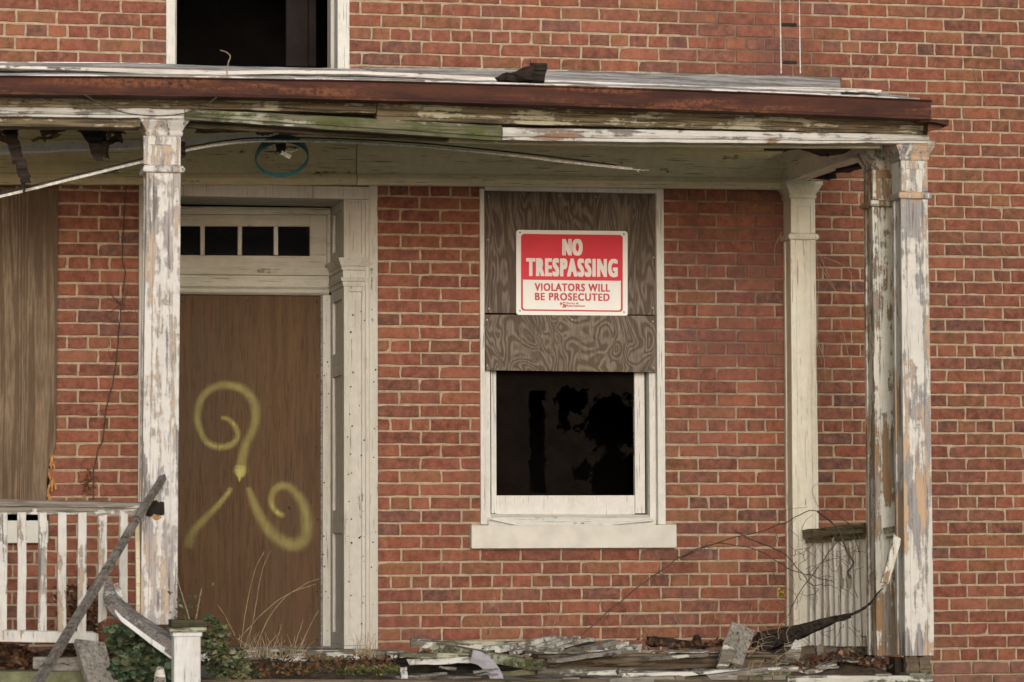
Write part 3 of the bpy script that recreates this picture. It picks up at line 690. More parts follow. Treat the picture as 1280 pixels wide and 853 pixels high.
tag(part('nail_heads', b, M['black'], dply), kind='stuff')
b = B()
for k in range(70):
    x, y = random.choice(((407, 1), (438, 2), (452, 2), (468, 2))); yy = random.uniform(375, 800)
    Yq = YD-.0125 if x == 407 else (-.0005 if x < 460 else -.0225)
    bmesh.ops.create_cone(b, cap_ends=True, segments=6, radius1=random.uniform(.002, .0055), radius2=.002, depth=.0015, matrix=Matrix.Translation(at(x+random.uniform(-4, 4), yy, Yq)) @ Matrix.Rotation(math.pi/2, 4, 'X'))
tag(part('nail_holes', b, M['black'], entrance), kind='stuff')
b = B(); run(b, [(150, 812, 826), (320, 813, 827.5), (430, 812.5, 827), (505, 813, 825)], -.12, .57, [(0, .02), (.3, 0), (1, 0)], .012); part('threshold', b, M['debris'], entrance)

# ================================================================ NO TRESPASSING sign
S = lambda x, y, Y: at(640+x/7.107, 280+y/7.107, Y)
sl0 = S(533, 437, -.006)
sign = empty('warning_sign', sl0, 'red and white NO TRESPASSING sign screwed to the plywood over the window', 'sign')
def rrect(bm, x0, y0, x1, y1, r, Y, dep=None, steps=5):
    pts = []
    for cx, cy, a0 in ((x1-r, y0+r, -90), (x1-r, y1-r, 0), (x0+r, y1-r, 90), (x0+r, y0+r, 180)):
        for k in range(steps+1):
            a = math.radians(a0+90*k/steps); pts.append((cx+r*math.cos(a), cy+r*math.sin(a)))
    # shear: the sign hangs with its right side slightly low
    P3 = [S(x, y, Y) for x, y in pts]
    f = [bm.verts.new(p) for p in P3]; bm.faces.new(f)
    if dep:
        g_ = [bm.verts.new(p+Vector((0, dep, 0))) for p in P3]; bm.faces.new(g_)
        for k in range(len(f)): bm.faces.new((f[k], f[(k+1) % len(f)], g_[(k+1) % len(f)], g_[k]))
TL = lambda x: (x-38)/990*12      # slight droop to the right
_S = S
S = lambda x, y, Y: _S(x, y+TL(x)*1.0-4, Y)
Ysg = .004
b = B(); rrect(b, 38, 57, 1027, 813, 26, Ysg, .003); part('plate', b, M['signw'], sign)
b = B(); rrect(b, 80, 92, 984, 776, 30, Ysg-.0006); part('red_border', b, M['signd'], sign)
b = B(); rrect(b, 97, 480, 967, 762, 22, Ysg-.0012); 
v = [b.verts.new(S(x, y, Ysg-.00125)) for x, y in ((97, 480), (967, 480), (967, 560), (97, 560))]; b.faces.new(v)
part('white_panel', b, M['signw'], sign)
b = B(); rrect(b, 80, 92, 984, 500, 30, Ysg-.0018); v = [b.verts.new(S(x, y, Ysg-.0019)) for x, y in ((80, 400), (984, 400), (984, 496), (80, 496))]; b.faces.new(v)
part('red_panel', b, M['signr'], sign)
def text(body, x0, y0, x1, y1, mat, bold, name='lettering', spacing=1.0, Yt=None):
    if bold and Yt is None:
        wx, wy = bold; base = None
        for q_, (dx, dy) in enumerate(((0, 0), (-wx, -wy), (wx, wy), (-wx, wy), (wx, -wy), (0, wy), (0, -wy))):
            o = text(body, x0+wx+dx, y0+wy+dy, x1-wx+dx, y1-wy+dy, mat, 0, name, spacing, Ysg-.0026-.00008*q_)
            if base is None: base = o
            else:
                bm_ = bmesh.new(); bm_.from_mesh(base.data); bm_.from_mesh(o.data); bm_.to_mesh(base.data); bm_.free(); bpy.data.objects.remove(o)
        return base
    cu_ = bpy.data.curves.new('lettering', 'FONT'); cu_.body = body; cu_.size = 1; cu_.offset = bold; cu_.space_character = spacing; cu_.resolution_u = 4
    o = bpy.data.objects.new('tmp', cu_); COL.objects.link(o); dg = bpy.context.evaluated_depsgraph_get(); dg.update()
    me = bpy.data.meshes.new_from_object(o.evaluated_get(dg)); COL.objects.unlink(o); bpy.data.objects.remove(o)
    xs_ = [v.co.x for v in me.vertices]; ys_ = [v.co.y for v in me.vertices]; a, c, e, f = min(xs_), max(xs_), min(ys_), max(ys_)
    off = wloc(sign)
    for v in me.vertices:
        u, t_ = (v.co.x-a)/(c-a), (v.co.y-e)/(f-e); v.co = S(x0+(x1-x0)*u, y1+(y0-y1)*t_, Yt or Ysg-.0026)-off
    me.name = name; me.materials.clear(); me.materials.append(mat)
    return link(name, me, sign)
text('NO', 446, 131, 628, 281, M['signt'], (11, 6), spacing=1.26)
text('TRESPASSING', 126, 305, 940, 468, M['signt'], (9.5, 6), spacing=1.26)
text('VIOLATORS WILL', 201, 528, 870, 598, M['signd'], (3.4, 2), spacing=1.16)
text('BE PROSECUTED', 204, 613, 868, 681, M['signd'], (3.4, 2), spacing=1.16)
text('Parks &', 486, 696, 592, 713, M['signd'], (.8, .6))
text('Recreation', 484, 716, 648, 735, M['signd'], (.8, .6))
b = B()
for x0, y0, x1, y1 in ((428, 696, 440, 722), (440, 704, 450, 712), (450, 696, 478, 703), (452, 708, 466, 730), (466, 715, 480, 742), (446, 734, 466, 744)):
    b.faces.new([b.verts.new(S(x, y, Ysg-.0026)) for x, y in ((x0, y0), (x1, y0), (x1, y1), (x0, y1))])
part('emblem', b, M['signd'], sign)
for x, y in ((72, 80), (994, 84), (72, 776), (996, 776)):
    b = B(); bmesh.ops.create_cone(b, cap_ends=True, segments=10, radius1=.0052, radius2=.003, depth=.003, matrix=Matrix.Translation(S(x, y, Ysg-.002)) @ Matrix.Rotation(math.pi/2, 4, 'X')); part('screw', b, M['screw'], sign)

# ================================================================ PORCH
porch = empty('porch', (at(640, 842, -1.98).x, -1, ZF), 'collapsing white wooden porch with rusty gutter along the brick wall', 'porch')
# floor boards and front fascia
xl_, xr_ = X(-250, 845, -1.98), X(1165, 845, -1.98)
nb_ = 0; xx = xl_
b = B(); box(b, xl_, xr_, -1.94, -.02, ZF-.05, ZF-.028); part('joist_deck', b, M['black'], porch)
k = 0
while xx < xr_-.02:
    wv = .083; b = B(); sag = -.012*random.random()
    box(b, xx, min(xx+wv-.004, xr_), -1.96, -.02, ZF-.026+sag, ZF+sag); part('floor_board', b, M['grey'] if k % 3 else M['beamwood'], porch); xx += wv; k += 1
b = B(); run(b, [(985, 845, 872), (1166, 845, 870)], -1.99, .025, None, .004); part('fascia_board', b, M['debris'], porch)
b = B(); run(b, [(-200, 840, 900), (108, 840, 900)], -2.05, .3, [(0, .01), (.05, 0), (1, 0)]); part('foundation_kerb', b, M['conc'], porch)
b = B(); run(b, [(250, 850, 900), (985, 850, 900)], -1.985, .03, None, .01); part('fascia_board', b, M['beamwood'], porch)
def column(cx, z0, z1, yfront, size, mat, ring_z, label=None, cap=True, lean=0.0, capmat=None, rot=.0):
    hs = size/2; cy = yfront+hs
    def ringpts(s, z, dx=0, groove=0.0):
        if not groove: return [(cx-s+dx, cy-s, z), (cx+s+dx, cy-s, z), (cx+s+dx, cy+s, z), (cx-s+dx, cy+s, z)]
        q = []; a, b2, g_ = .60, .54, groove
        for ux, uy in (((-1, -1), (1, -1)), ((1, -1), (1, 1)), ((1, 1), (-1, 1)), ((-1, 1), (-1, -1))):
            n_ = (-(uy[1]-ux[1])/2, (uy[0]-ux[0])/2)      # inward normal
            for f_, d_ in ((-1, 0), (-a, 0), (-b2, g_), (b2, g_), (a, 0)):
                mx, my = (ux[0]+uy[0])/2, (ux[1]+uy[1])/2; tx, ty = (uy[0]-ux[0])/2, (uy[1]-ux[1])/2
                q.append((cx+dx+s*(mx+tx*f_)+n_[0]*d_, cy+s*(my+ty*f_)+n_[1]*d_, z))
        return q
    def loft(bm, lv, groove=0.0):
        rows = []
        for s, z in lv:
            dx = lean*(z-z0); rows.append([bm.verts.new(p) for p in ringpts(s, z, dx, groove)])
        m_ = len(rows[0])
        for a, c in zip(rows, rows[1:]):
            for i in range(m_): bm.faces.new((a[i], a[(i+1) % m_], c[(i+1) % m_], c[i]))
        bm.faces.new(rows[0][::-1]); bm.faces.new(rows[-1])
    b = B(); n = 14
    loft(b, [(hs*(1.03-.05*i/n)+random.uniform(-.0008, .0008), z0+(ring_z-z0)*i/n) for i in range(n+1)], .006 if cap is not None else 0)
    # corner boards standing slightly proud so the panel reads sunken
    sh = part('column', b, mat, porch, bevel=.002)
    if label: tag(sh, label)
    b = B(); zt_ = z1-.068
    loft(b, [(hs*.96, ring_z+.034), (hs*.96, zt_-.02)]); nk = part('neck', b, mat, sh, bevel=.003)
    b = B(); s = hs*.98; bw = .026
    for sx in (-1, 1):
        box(b, cx+sx*s-(.002 if sx > 0 else -.002)-(bw if sx > 0 else 0), cx+sx*s-(.002 if sx > 0 else -.002)+(bw if sx < 0 else 0), yfront-.004, yfront+.01, ring_z+.036, zt_-.021)
    box(b, cx-s+bw, cx+s-bw, yfront-.0035, yfront+.01, zt_-.06, zt_-.021)
    part('panel_moulding', b, mat, sh, bevel=.002)
    b = B(); loft(b, [(hs*1.03, ring_z), (hs*1.16, ring_z+.004), (hs*1.2, ring_z+.016), (hs*1.12, ring_z+.03), (hs*.99, ring_z+.034)]); part('necking_ring', b, capmat or mat, sh)
    if cap:
        b = B(); loft(b, [(hs*.99, zt_-.02), (hs*1.06, zt_-.012), (hs*1.07, zt_-.002), (hs*1.0, zt_+.0), (hs*1.10, zt_+.014), (hs*1.24, zt_+.030), (hs*1.36, zt_+.044), (hs*1.38, zt_+.05), (hs*1.46, zt_+.052), (hs*1.46, z1+.004)]); part('capital', b, capmat or mat, sh, bevel=.001)
    return sh
def colpx(pxc, ytop, yring, ybot, Y, size, mat, **k):
    return column(at(pxc, (ytop+ybot)/2, Y).x, at(pxc, ybot, Y).z, at(pxc, ytop, Y).z, Y, size, mat, at(pxc, yring, Y).z, **k)
colpx(199.5, 146, 216, 781, YF, .158, M['col_left'], lean=.008, label='flaking white front column left of the door')
colpx(1146, 178, 249, 820, YF, .138, M['col_out'], label='bare grey and orange corner column')
colpx(1110.5, 190, 259, 820, YF+.35, .142, M['col_in'], label='inner corner column with brown patches and curling paint')
colpx(1006, 228, 300, 815, -.145, .14, M['col_back'], label='intact cream column against the wall')
# rotten feet under the corner columns
b = B(); pbox(b, 1088, 824, 1111, 838, -1.66, .1); part('foot_block', b, M['debris_w'], porch, bevel=.006)
b = B()
for k in range(7):
    x = 1133+k*4.6; plank(b, at(x, 819, YF+.03), at(x+random.uniform(-2, 2), 843, YF+.03), .02, .03, 4, .004, jag=.02, up=Vector((1, 0, 0)))
part('rotten_core', b, M['beamwood'], porch)
b = B(); pbox(b, 1119, 822, 1130, 842, YF+.1, .12); part('rotten_core', b, M['black'], porch)
b = B(); pbox(b, 1155, 818, 1164, 842, YF+.02, .1); part('foot_block', b, M['mossboard'], porch)
# entablature, front
g_prof = [(0, .0), (.06, -.012), (.12, 0), (.86, .004), (.9, -.006), (1, -.004)]
gut = [(-250, 93, 116.5), (0, 94.5, 118), (160, 95.5, 119.5), (320, 98, 122), (480, 101, 126), (640, 105.5, 130.5), (800, 110, 135.5), (960, 116, 141.5), (1080, 121, 146), (1164, 125, 149.5)]
b = B(); run(b, gut, -2.14, .11, g_prof, .002); gutter = part('gutter', b, M['rust'], porch)
b = B(); run(b, [(1150, 148, 151), (1170, 149, 153), (1186, 149.5, 157)], -2.12, .10, None, .004); run(b, [(1160, 152, 164), (1178, 152, 160)], -2.08, .06, None, .01); part('gutter_end', b, M['rust'], gutter)
cr_prof = [(0, -.05), (.15, -.05), (.28, -.035), (.55, -.012), (.6, -.006), (.8, 0), (.84, .008), (1, .008)]
b = B(); run(b, [(-250, 116, 131), (0, 117.5, 133), (240, 120, 135.5), (470, 125, 141.5)], -2.0, .08, cr_prof, .006); c1 = part('crown_moulding', b, M['crown'], porch)
b = B(); run(b, [(471, 125, 149), (640, 130, 155), (800, 135.5, 158.5), (960, 141, 162.5), (1100, 146, 166), (1160, 149, 168)], -2.0, .1, cr_prof, .006); part('crown_moulding', b, M['crown'], porch)
bead = [(0, .012), (.08, -.006), (.5, -.012), (.72, -.006), (.78, .004), (1, .006)]
b = B(); run(b, [(-250, 131.5, 143), (0, 133, 145.5), (230, 135, 148)], -1.97, .06, bead, .003); part('bead_moulding', b, M['bead'], porch)
b = B(); run(b, [(231, 135.5, 149), (300, 139, 153.5), (420, 145, 162), (520, 151, 168.5), (627, 156.5, 176)], -1.99, .05, bead, .004); sg = part('bead_moulding', b, M['greenbead'], porch); tag(sg, 'sagging green stained moulding board')
b = B(); run(b, [(628, 159, 175), (800, 161.5, 177.5), (960, 164.5, 179), (1120, 166.5, 179), (1161, 168, 179)], -1.97, .06, bead, .003); part('bead_moulding', b, M['bead'], porch)
b = B(); run(b, [(-250, 143, 155.5), (0, 145.5, 157.5), (176, 148, 159.5)], -1.93, .13); part('front_beam', b, M['crown'], porch, bevel=.004)
b = B(); run(b, [(232, 150, 159), (420, 160, 169), (560, 166, 176)], -1.86, .05, None, .01); part('front_beam', b, M['beamwood'], porch)
b = B(); run(b, [(562, 166, 177), (640, 170, 179.5), (800, 175, 182), (960, 177, 184), (1100, 178, 185)], -1.86, .05, None, .006); part('front_beam', b, M['frieze'], porch)
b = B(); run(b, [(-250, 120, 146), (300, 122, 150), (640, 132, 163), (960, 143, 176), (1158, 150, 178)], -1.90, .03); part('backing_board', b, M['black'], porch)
# roof deck rising to the wall
def sheet(name, pts_front, pts_back, mat, th=.02, par=porch, sub=10, wob=.0):
    b = B(); rows = []
    n = max(len(pts_front), 2); S1 = []
    for (a, c) in zip(pts_front, pts_front[1:]):
        for k in range(sub): S1.append(a.lerp(c, k/sub))
    S1.append(pts_front[-1]); S2 = []
    for (a, c) in zip(pts_back, pts_back[1:]):
        for k in range(sub): S2.append(a.lerp(c, k/sub))
    S2.append(pts_back[-1])
    for a, c in zip(S1, S2):
        j = Vector((0, 0, wob*random.uniform(-1, 1))); j2 = Vector((0, 0, wob*random.uniform(-1, 1)))
        rows.append([b.verts.new(a+j), b.verts.new(c+j2), b.verts.new(c+j2-Vector((0, 0, th))), b.verts.new(a+j-Vector((0, 0, th)))])
    for a, c in zip(rows, rows[1:]):
        for i in range(4): b.faces.new((a[i], a[(i+1) % 4], c[(i+1) % 4], c[i]))
    b.faces.new(rows[0]); b.faces.new(rows[-1][::-1]); return part(name, b, mat, par)
yfr, ybk = -2.06, -.03
rf = sheet('roof_sheet', [at(-250, 93, yfr), at(190, 94.5, yfr), at(320, 96.5, yfr), at(530, 101, yfr)], [at(-250, 77, ybk), at(160, 79, ybk), at(320, 83.5, ybk), at(450, 86, ybk)], M['roof'], .02, wob=.002)
sheet('roof_sheet', [at(531, 101, yfr), at(700, 105.5, yfr), at(900, 112, yfr), at(1051, 118, yfr)], [at(452, 84.5, ybk), at(700, 88.5, ybk), at(900, 93, ybk), at(1050, 97.5, ybk)], M['roof'], .02, wob=.002)
sheet('roof_sheet', [at(940, 115, yfr), at(1060, 119, yfr), at(1150, 123.5, yfr)], [at(1040, 109, -.3), at(1080, 113, -.3), at(1108, 117, -.3)], M['roof'], .015, wob=.003)
b = B(); run(b, [(-250, 76, 80), (160, 78, 81), (207, 79.5, 83)], -.05, .04, None, .004); part('roof_flashing', b, M['roof'], porch)
b = B(); run(b, [(450, 84, 87), (640, 86, 89.5), (800, 90, 93), (960, 94, 97.5), (1052, 97, 101)], -.05, .045, None, .006); part('roof_flashing', b, M['greenbead'], porch)
# wall frieze
fr_prof = [(0, -.03), (.1, -.03), (.13, -.012), (.5, -.012), (.52, -.004), (.74, -.004), (.76, -.016), (.86, -.028), (.93, -.02), (1, -.008)]
b = B(); run(b, [(-250, 174, 229), (0, 176, 231), (240, 176, 231), (445, 177.8, 231.3)], -.05, .045, fr_prof, .002); part('wall_frieze', b, M['frieze_worn'], porch)
b = B(); run(b, [(446, 178, 231.3), (640, 179, 233), (800, 181, 235), (978, 184, 237)], -.049, .044, fr_prof, .002); part('wall_frieze', b, M['frieze'], porch)
b = B(); run(b, [(-250, 150, 173.5), (0, 152, 175.5), (480, 155, 177.5), (978, 160, 183.5)], -.06, .05, None, .003); part('upper_frieze', b, M['frieze'], porch)
# side beam towards the wall column, with its rotten underside
xs0 = at(981, 208, -.1).x; 
def ypoly(bm, pts, dx):
    a = [bm.verts.new(p) for p in pts]; c = [bm.verts.new(Vector(p)+Vector((dx, 0, 0))) for p in pts]
    bm.faces.new(a); bm.faces.new(c[::-1])
    for i in range(len(pts)): bm.faces.new((a[i], a[(i+1) % len(pts)], c[(i+1) % len(pts)], c[i]))
zb1 = at(1000, 228, -.1).z
zbf = at(1146, 178, YF).z
b = B(); ypoly(b, [(xs0+.0, -.04, zb1), (xs0+.0, -1.86, zbf+.0), (xs0+.0, -1.86, zbf+.12), (xs0, -.04, zb1+.15)], .10); part('side_beam', b, M['sidebeam'], porch, bevel=.004)
b = B(); ypoly(b, [(xs0-.03, -.04, zb1+.10), (xs0-.03, -1.86, zbf+.08), (xs0-.03, -1.86, zbf+.12), (xs0-.03, -.04, zb1+.15)], .028); part('side_moulding', b, M['sidebeam'], porch)
b = B()
for k in range(9): plank(b, (xs0+.10+random.uniform(0, .04), -.25-k*.17, zb1+.01+random.uniform(-.012, .008)), (xs0+.11+random.uniform(0, .03), -.48-k*.17, zb1+.01+random.uniform(-.02, .01)), .03, .06, 4, .006)
part('rotten_batten', b, M['black'], porch)
# porch ceiling: rotten boards with gaps
zc_ = at(500, 163, -.06).z; k = 0; y = -1.8
while y < -.08:
    b = B(); x0 = X(-250, 170, -1); x1 = xs0-.02; n = 16
    pts = []; zj = random.uniform(-.006, .006)
    plank(b, (x0, y+.045, zc_+.03+zj), (x1, y+.045, zc_+.03+zj+random.uniform(-.01, .01)), .014, .084, 16, .012)
    part('ceiling_board', b, M['ceil'], porch); y += .092
b = B(); plank(b, at(960, 181, -1.2), at(1075, 183, -1.25), .03, .2, 8, .012); plank(b, at(1028, 184, -1.2), at(1035, 195, -1.2), .03, .02, 4, .01, tap=.3); part('rotten_batten', b, M['black'], porch)

# ================================================================ things on and under the porch roof
def one(name, bm, mat, label, cat, group=None, bevel=0, smooth=False):
    bmesh.ops.recalc_face_normals(bm, faces=bm.faces)
    xs_ = [v.co.x for v in bm.verts]; ys_ = [v.co.y for v in bm.verts]; zs__ = [v.co.z for v in bm.verts]
    o = part(name, bm, mat, None, ((min(xs_)+max(xs_))/2, (min(ys_)+max(ys_))/2, min(zs__)), bevel, smooth); return tag(o, label, cat, group)
b = B(); plank(b, at(621, 100, -2.03), at(664, 93, -2.03), .022, .05, 8, .004, tap=3.2, jag=.012); plank(b, at(671, 105, -2.05), at(673, 79, -2.05), .062, .06, 6, .004, jag=.012, tap=1.1, up=Vector((1, 0, 0)))
for x in (663, 667, 669.5): tube(b, [at(x, 82, -2.03), at(x+.5, 74, -2.03)], .002, .001)
one('charred_chunk', b, M['burnt'], 'charred wedge of wood lying on the roof edge above the gutter', 'burnt wood')
b = B(); vine(b, [(285, 97), (284, 84), (288, 72), (284, 66), (275, 63)], -2.08, .0035, .002, .003); one('dead_twig', b, M['twig_l'], 'hooked dead twig standing up from the gutter below the upper window', 'twig')
b = B(); vine(b, [(105, 118), (125, 130), (155, 141), (190, 145), (225, 143), (252, 134), (271, 122)], -2.16, .0028, .0028, .002); one('slack_wire', b, M['wire'], 'thin slack wire looped under the gutter across the left column top', 'wire')
def strips(pts, dy, r, m, nm):
    b = B(); vine(b, [(x, y+dy) for x, y in pts], -1.5, r, r, .002); return b
sp = [(-60, 258), (0, 246), (90, 224), (180, 202), (240, 187), (300, 178), (345, 176.5), (420, 177.5), (520, 183), (640, 194.5), (720, 204), (790, 211)]
ls = empty('loose_trim_strip', at(345, 177, -1.5), 'long thin loose strip of white trim drooping across the porch ceiling', 'trim strip')
b = strips(sp, 0, .0065, None, 0)
part('batten', b, M['strip'], ls)
b = B(); vine(b, [(x, y-4) for x, y in sp[:-1]]+[(770, 207)], -1.49, .004, .004, .002); part('edge', b, M['wire'], ls)
b = B(); vine(b, [(780, 211), (800, 213), (812, 213)], -1.5, .003, .001, .004); vine(b, [(795, 212), (799, 216)], -1.5, .002, .001, .001); part('splinter', b, M['strip'], ls)
b = B(); plank(b, at(-120, 192, -.9), at(176, 179.5, -.9), .038, .02, 12, .004, up=Vector((0, .3, 1))); one('fallen_ceiling_trim', b, M['newel'], 'bright white board hanging under the ceiling left of the first column', 'board', 'white boards hanging from the porch ceiling')
b = B(); plank(b, at(228, 176.5, -.9), at(345, 171.5, -.9), .030, .02, 8, .004); one('fallen_ceiling_trim', b, M['newel'], 'short white board hanging under the ceiling above the lamp ring', 'board', 'white boards hanging from the porch ceiling')
# lamp ring
lc = at(352.5, 195.5, -1.3); lamp = empty('porch_lamp', lc, 'empty blue metal ring of a broken porch lamp hanging before the door', 'lamp')
b = B(); R_, n = .125, 40; tilt = Matrix.Rotation(math.radians(-34), 4, 'X') @ Matrix.Rotation(0, 4, 'Y'); rows = []
for k in range(n):
    a = 2*math.pi*k/n; r = []
    hb_ = .010+.034*max(0, -math.sin(a))
    for rr, zz_ in ((R_, -.008), (R_+.004, hb_), (R_-.005, hb_+.002), (R_-.005, -.006)): r.append(b.verts.new(lc+Vector((0, 0, -.012))+(tilt @ Vector((rr*math.cos(a), rr*math.sin(a), zz_)))))
    rows.append(r)
for k in range(n):
    a, c = rows[k], rows[(k+1) % n]
    for i in range(4): b.faces.new((a[i], a[(i+1) % 4], c[(i+1) % 4], c[i]))
part('ring', b, M['blue'], lamp, smooth=False)
b = B(); bmesh.ops.create_cone(b, cap_ends=True, segments=12, radius1=.02, radius2=.026, depth=.05, matrix=Matrix.Translation(at(351, 186, -1.27))); part('socket', b, M['black'], lamp)
b = B(); vine(b, [(331, 180, -1.25), (345, 186, -1.27), (353, 189, -1.27)], -1.27, .003, .003, .002); vine(b, [(380, 183, -1.25), (365, 190, -1.27), (356, 189, -1.27)], -1.27, .003, .003, .002); plank(b, at(350, 190, -1.28), at(362, 196, -1.3), .02, .015, 3, .002); part('bracket', b, M['strip'], lamp)
# charred pieces hanging at the left
b = B(); P = [at(x, y, -1.6) for x, y in ((9, 150), (13, 165), (18, 182), (24, 200), (30, 218), (31, 228))]
for i in range(len(P)-1): plank(b, P[i], P[i+1]+(P[i+1]-P[i])*.15, .055-.003*i, .03, 4, .008, jag=.004)
vine(b, [(28, 226, -1.6), (30, 238, -1.6), (29, 244, -1.6)], -1.6, .012, .002, .006)
one('hanging_charred_strip', b, M['burnt'], 'long charred strip of wood hanging down at the left edge under the roof', 'burnt wood', 'charred wood hanging under the porch roof')
b = B(); plank(b, at(108, 156, -1.5), at(124, 199, -1.5), .07, .02, 8, .006, tap=.5, jag=.02); plank(b, at(122, 156, -1.48), at(131, 196, -1.5), .06, .05, 8, .012, tap=.6, jag=.03); plank(b, at(128, 180, -1.5), at(149, 175, -1.5), .03, .03, 5, .008, tap=.4)
one('hanging_charred_chunk', b, M['burnt'], 'short charred chunk hanging under the roof left of the first column', 'burnt wood', 'charred wood hanging under the porch roof')
b = B()
for k in range(16):
    x = random.uniform(0, 170); plank(b, at(x, random.uniform(160, 178), -1.0), at(x+random.uniform(-40, 40), random.uniform(158, 178), -1.1), random.uniform(.01, .03), .012, 5, .01, jag=.02)
for k in range(12):
    x = random.uniform(235, 600); plank(b, at(x, 150+x*.032+random.uniform(0, 7), -1.5), at(x+random.uniform(20, 70), 151+x*.035+random.uniform(0, 6), -1.6), random.uniform(.008, .018), .012, 5, .008, jag=.02)
tag(part('rotten_splinters', b, M['beamwood'], None), 'tangle of rotten ceiling splinters above the porch', 'splinters', None, 'stuff')
b = B(); plank(b, at(227, 178, -1.7), at(227, 198, -1.7), .03, .02, 4, .006, up=Vector((1, 0, 0)), jag=.01); one('charred_flake', b, M['burnt'], 'small black flake of charred wood behind the top of the left column', 'burnt wood')

# ================================================================ left balustrade
bal = empty('balustrade', at(90, 800, -1.85), 'white wooden balustrade with a broken end left of the door column', 'railing')
YB = -1.85
b = B(); run(b, [(-250, 622, 641), (0, 624.5, 643), (80, 626, 644), (177, 627.5, 646)], YB-.03, .08, [(0, .012), (.12, 0), (.42, .0), (.46, .014), (.52, .016), (1, .016)], .005); part('top_rail', b, M['rail'], bal)
b = B(); run(b, [(-250, 784, 800), (0, 787, 802.5), (60, 789, 803.5), (116, 790, 805), (123, 793, 804)], YB-.02, .06, [(0, .01), (.1, 0), (1, .002)], .003); part('bottom_rail', b, M['balu'], bal)
for px, y1 in ((-200, 784), (-174, 784), (-148, 785), (-122, 785), (-96, 785), (-70, 786), (-45, 786), (-21, 786), (4, 788), (27.5, 788), (53, 789), (77.5, 790), (103, 791), (128.5, 779), (154.5, 752)):
    b = B(); dx = random.uniform(-1.2, 1.2)
    plank(b, at(px+dx*.3, 641, YB), at(px+dx, y1, YB), .038, .034, 8, .0012, jag=.002 if y1 > 782 else .02, up=Vector((1, 0, 0))); part('baluster', b, M['balu'], bal, bevel=.002)
b = B(); plank(b, at(172, 640, YB), at(172.5, 779, YB), .018, .02, 5, .002, up=Vector((1, 0, 0))); part('end_post', b, M['frieze'], bal)
# hole torn in the left column
b = B(); plank(b, at(184, 637, YF-.003), at(204, 636, YF-.003), .056, .018, 7, .010, jag=.008); one('rotten_socket', b, M['black'], 'black rotted hole in the left column where the handrail pulled out', 'rot hole')
b = B(); chunk(b, at(196, 647, YF+.004), (.02, .008, .012), 8, .3); one('rust_fungus', b, M['ply_edge'], 'small orange brown growth below the rotted hole in the left column', 'growth')
# leaning stick
b = B(); plank(b, at(30, 880, -2.7), at(204, 597, -1.98), .040, .03, 16, .006, tap=.7, jag=.02); one('leaning_pole', b, M['stick'], 'long grey weathered pole leaning across the left balustrade', 'pole')
# handrail of the steps
hr = empty('stair_handrail', at(170, 790, -2.3), 'broken curved white handrail running down to the newel post', 'handrail')
b = B(); P = smooth_pts([at(137, 728, -1.95), at(139, 745, -1.98), at(147, 759, -2.05), at(165, 774, -2.15), at(190, 791, -2.3), at(232, 818, -2.45)], 5)
rows = []
for i, p in enumerate(P):
    d = (P[min(i+1, len(P)-1)]-P[max(i-1, 0)]).normalized(); s = Vector((0, 1, 0)); s = (s-d*s.dot(d)).normalized(); u = s.cross(d).normalized()
    if u.z < 0: u = -u
    k = min(1, .45+i*.08); hh = .040*k; ww = .04
    rows.append([b.verts.new(p+u*hh+s*ww*.2), b.verts.new(p+u*hh*.4-s*ww), b.verts.new(p-u*hh-s*ww*.8), b.verts.new(p-u*hh+s*ww), b.verts.new(p+u*hh+s*ww)])
for a, c in zip(rows, rows[1:]):
    for i in range(5): b.faces.new((a[i], a[(i+1) % 5], c[(i+1) % 5], c[i]))
b.faces.new(rows[0]); b.faces.new(rows[-1][::-1]); part('rail', b, M['handrail'], hr)
b = B()
for i in range(len(P)-1): pass
run(b, [(144, 762, 766), (152, 771, 777), (170, 784, 791), (192, 800, 808), (218, 818, 827), (234, 829, 839)], -2.42, .03, None, .002); part('lower_edge', b, M['newel'], hr)
b = B(); plank(b, at(144, 733, -1.97), at(153, 757, -1.98), .03, .03, 5, .006, up=Vector((1, 0, 0)), jag=.015); plank(b, at(152, 758, -1.98), at(160, 760, -1.98), .04, .03, 3, .004); part('splintered_end', b, M['bead'], hr)
# newel
nw = empty('newel_post', at(234, 860, -2.6), 'squat white newel post with a dark mossy cap', 'newel post')
b = B(); x0, x1 = X(217.5, 830, -2.6), X(251, 830, -2.6); zt_ = Z(234, 796, -2.6); box(b, x0, x1, -2.6, -2.6+(x1-x0), -1.35, zt_); part('shaft', b, M['newel'], nw, bevel=.006)
def slab(y0, y1, ex, mat, nm):
    b = B(); box(b, x0-ex, x1+ex, -2.6-ex, -2.6+(x1-x0)+ex, Z(234, y1, -2.6), Z(234, y0, -2.6)); part(nm, b, mat, nw, bevel=.004)
slab(790.5, 796, .006, M['newel'], 'neck'); slab(784.5, 790, .022, M['mossboard'], 'cap'); slab(775, 784.2, .012, M['capmoss'], 'cap_top')
b = B(); chunk(b, at(200, 857, -2.5), (.028, .03, .085), 5, .12); one('broken_stub', b, M['debris_w'], 'rounded white stub of a broken post left of the newel post', 'post stub')
b = B(); plank(b, at(112, 806, -2.1), at(136, 885, -2.4), .13, .03, 8, .004, jag=.02, up=Vector((1, .2, 0))); one('fallen_plank', b, M['greyz'], 'wide grey plank slanting down below the end of the left balustrade', 'plank')
b = B(); plank(b, at(42, 829, -1.9), at(104, 831, -1.95), .055, .05, 6, .004, tap=1.1); one('fallen_plank', b, M['grey'], 'short grey plank lying on the leaves under the left balustrade', 'plank')

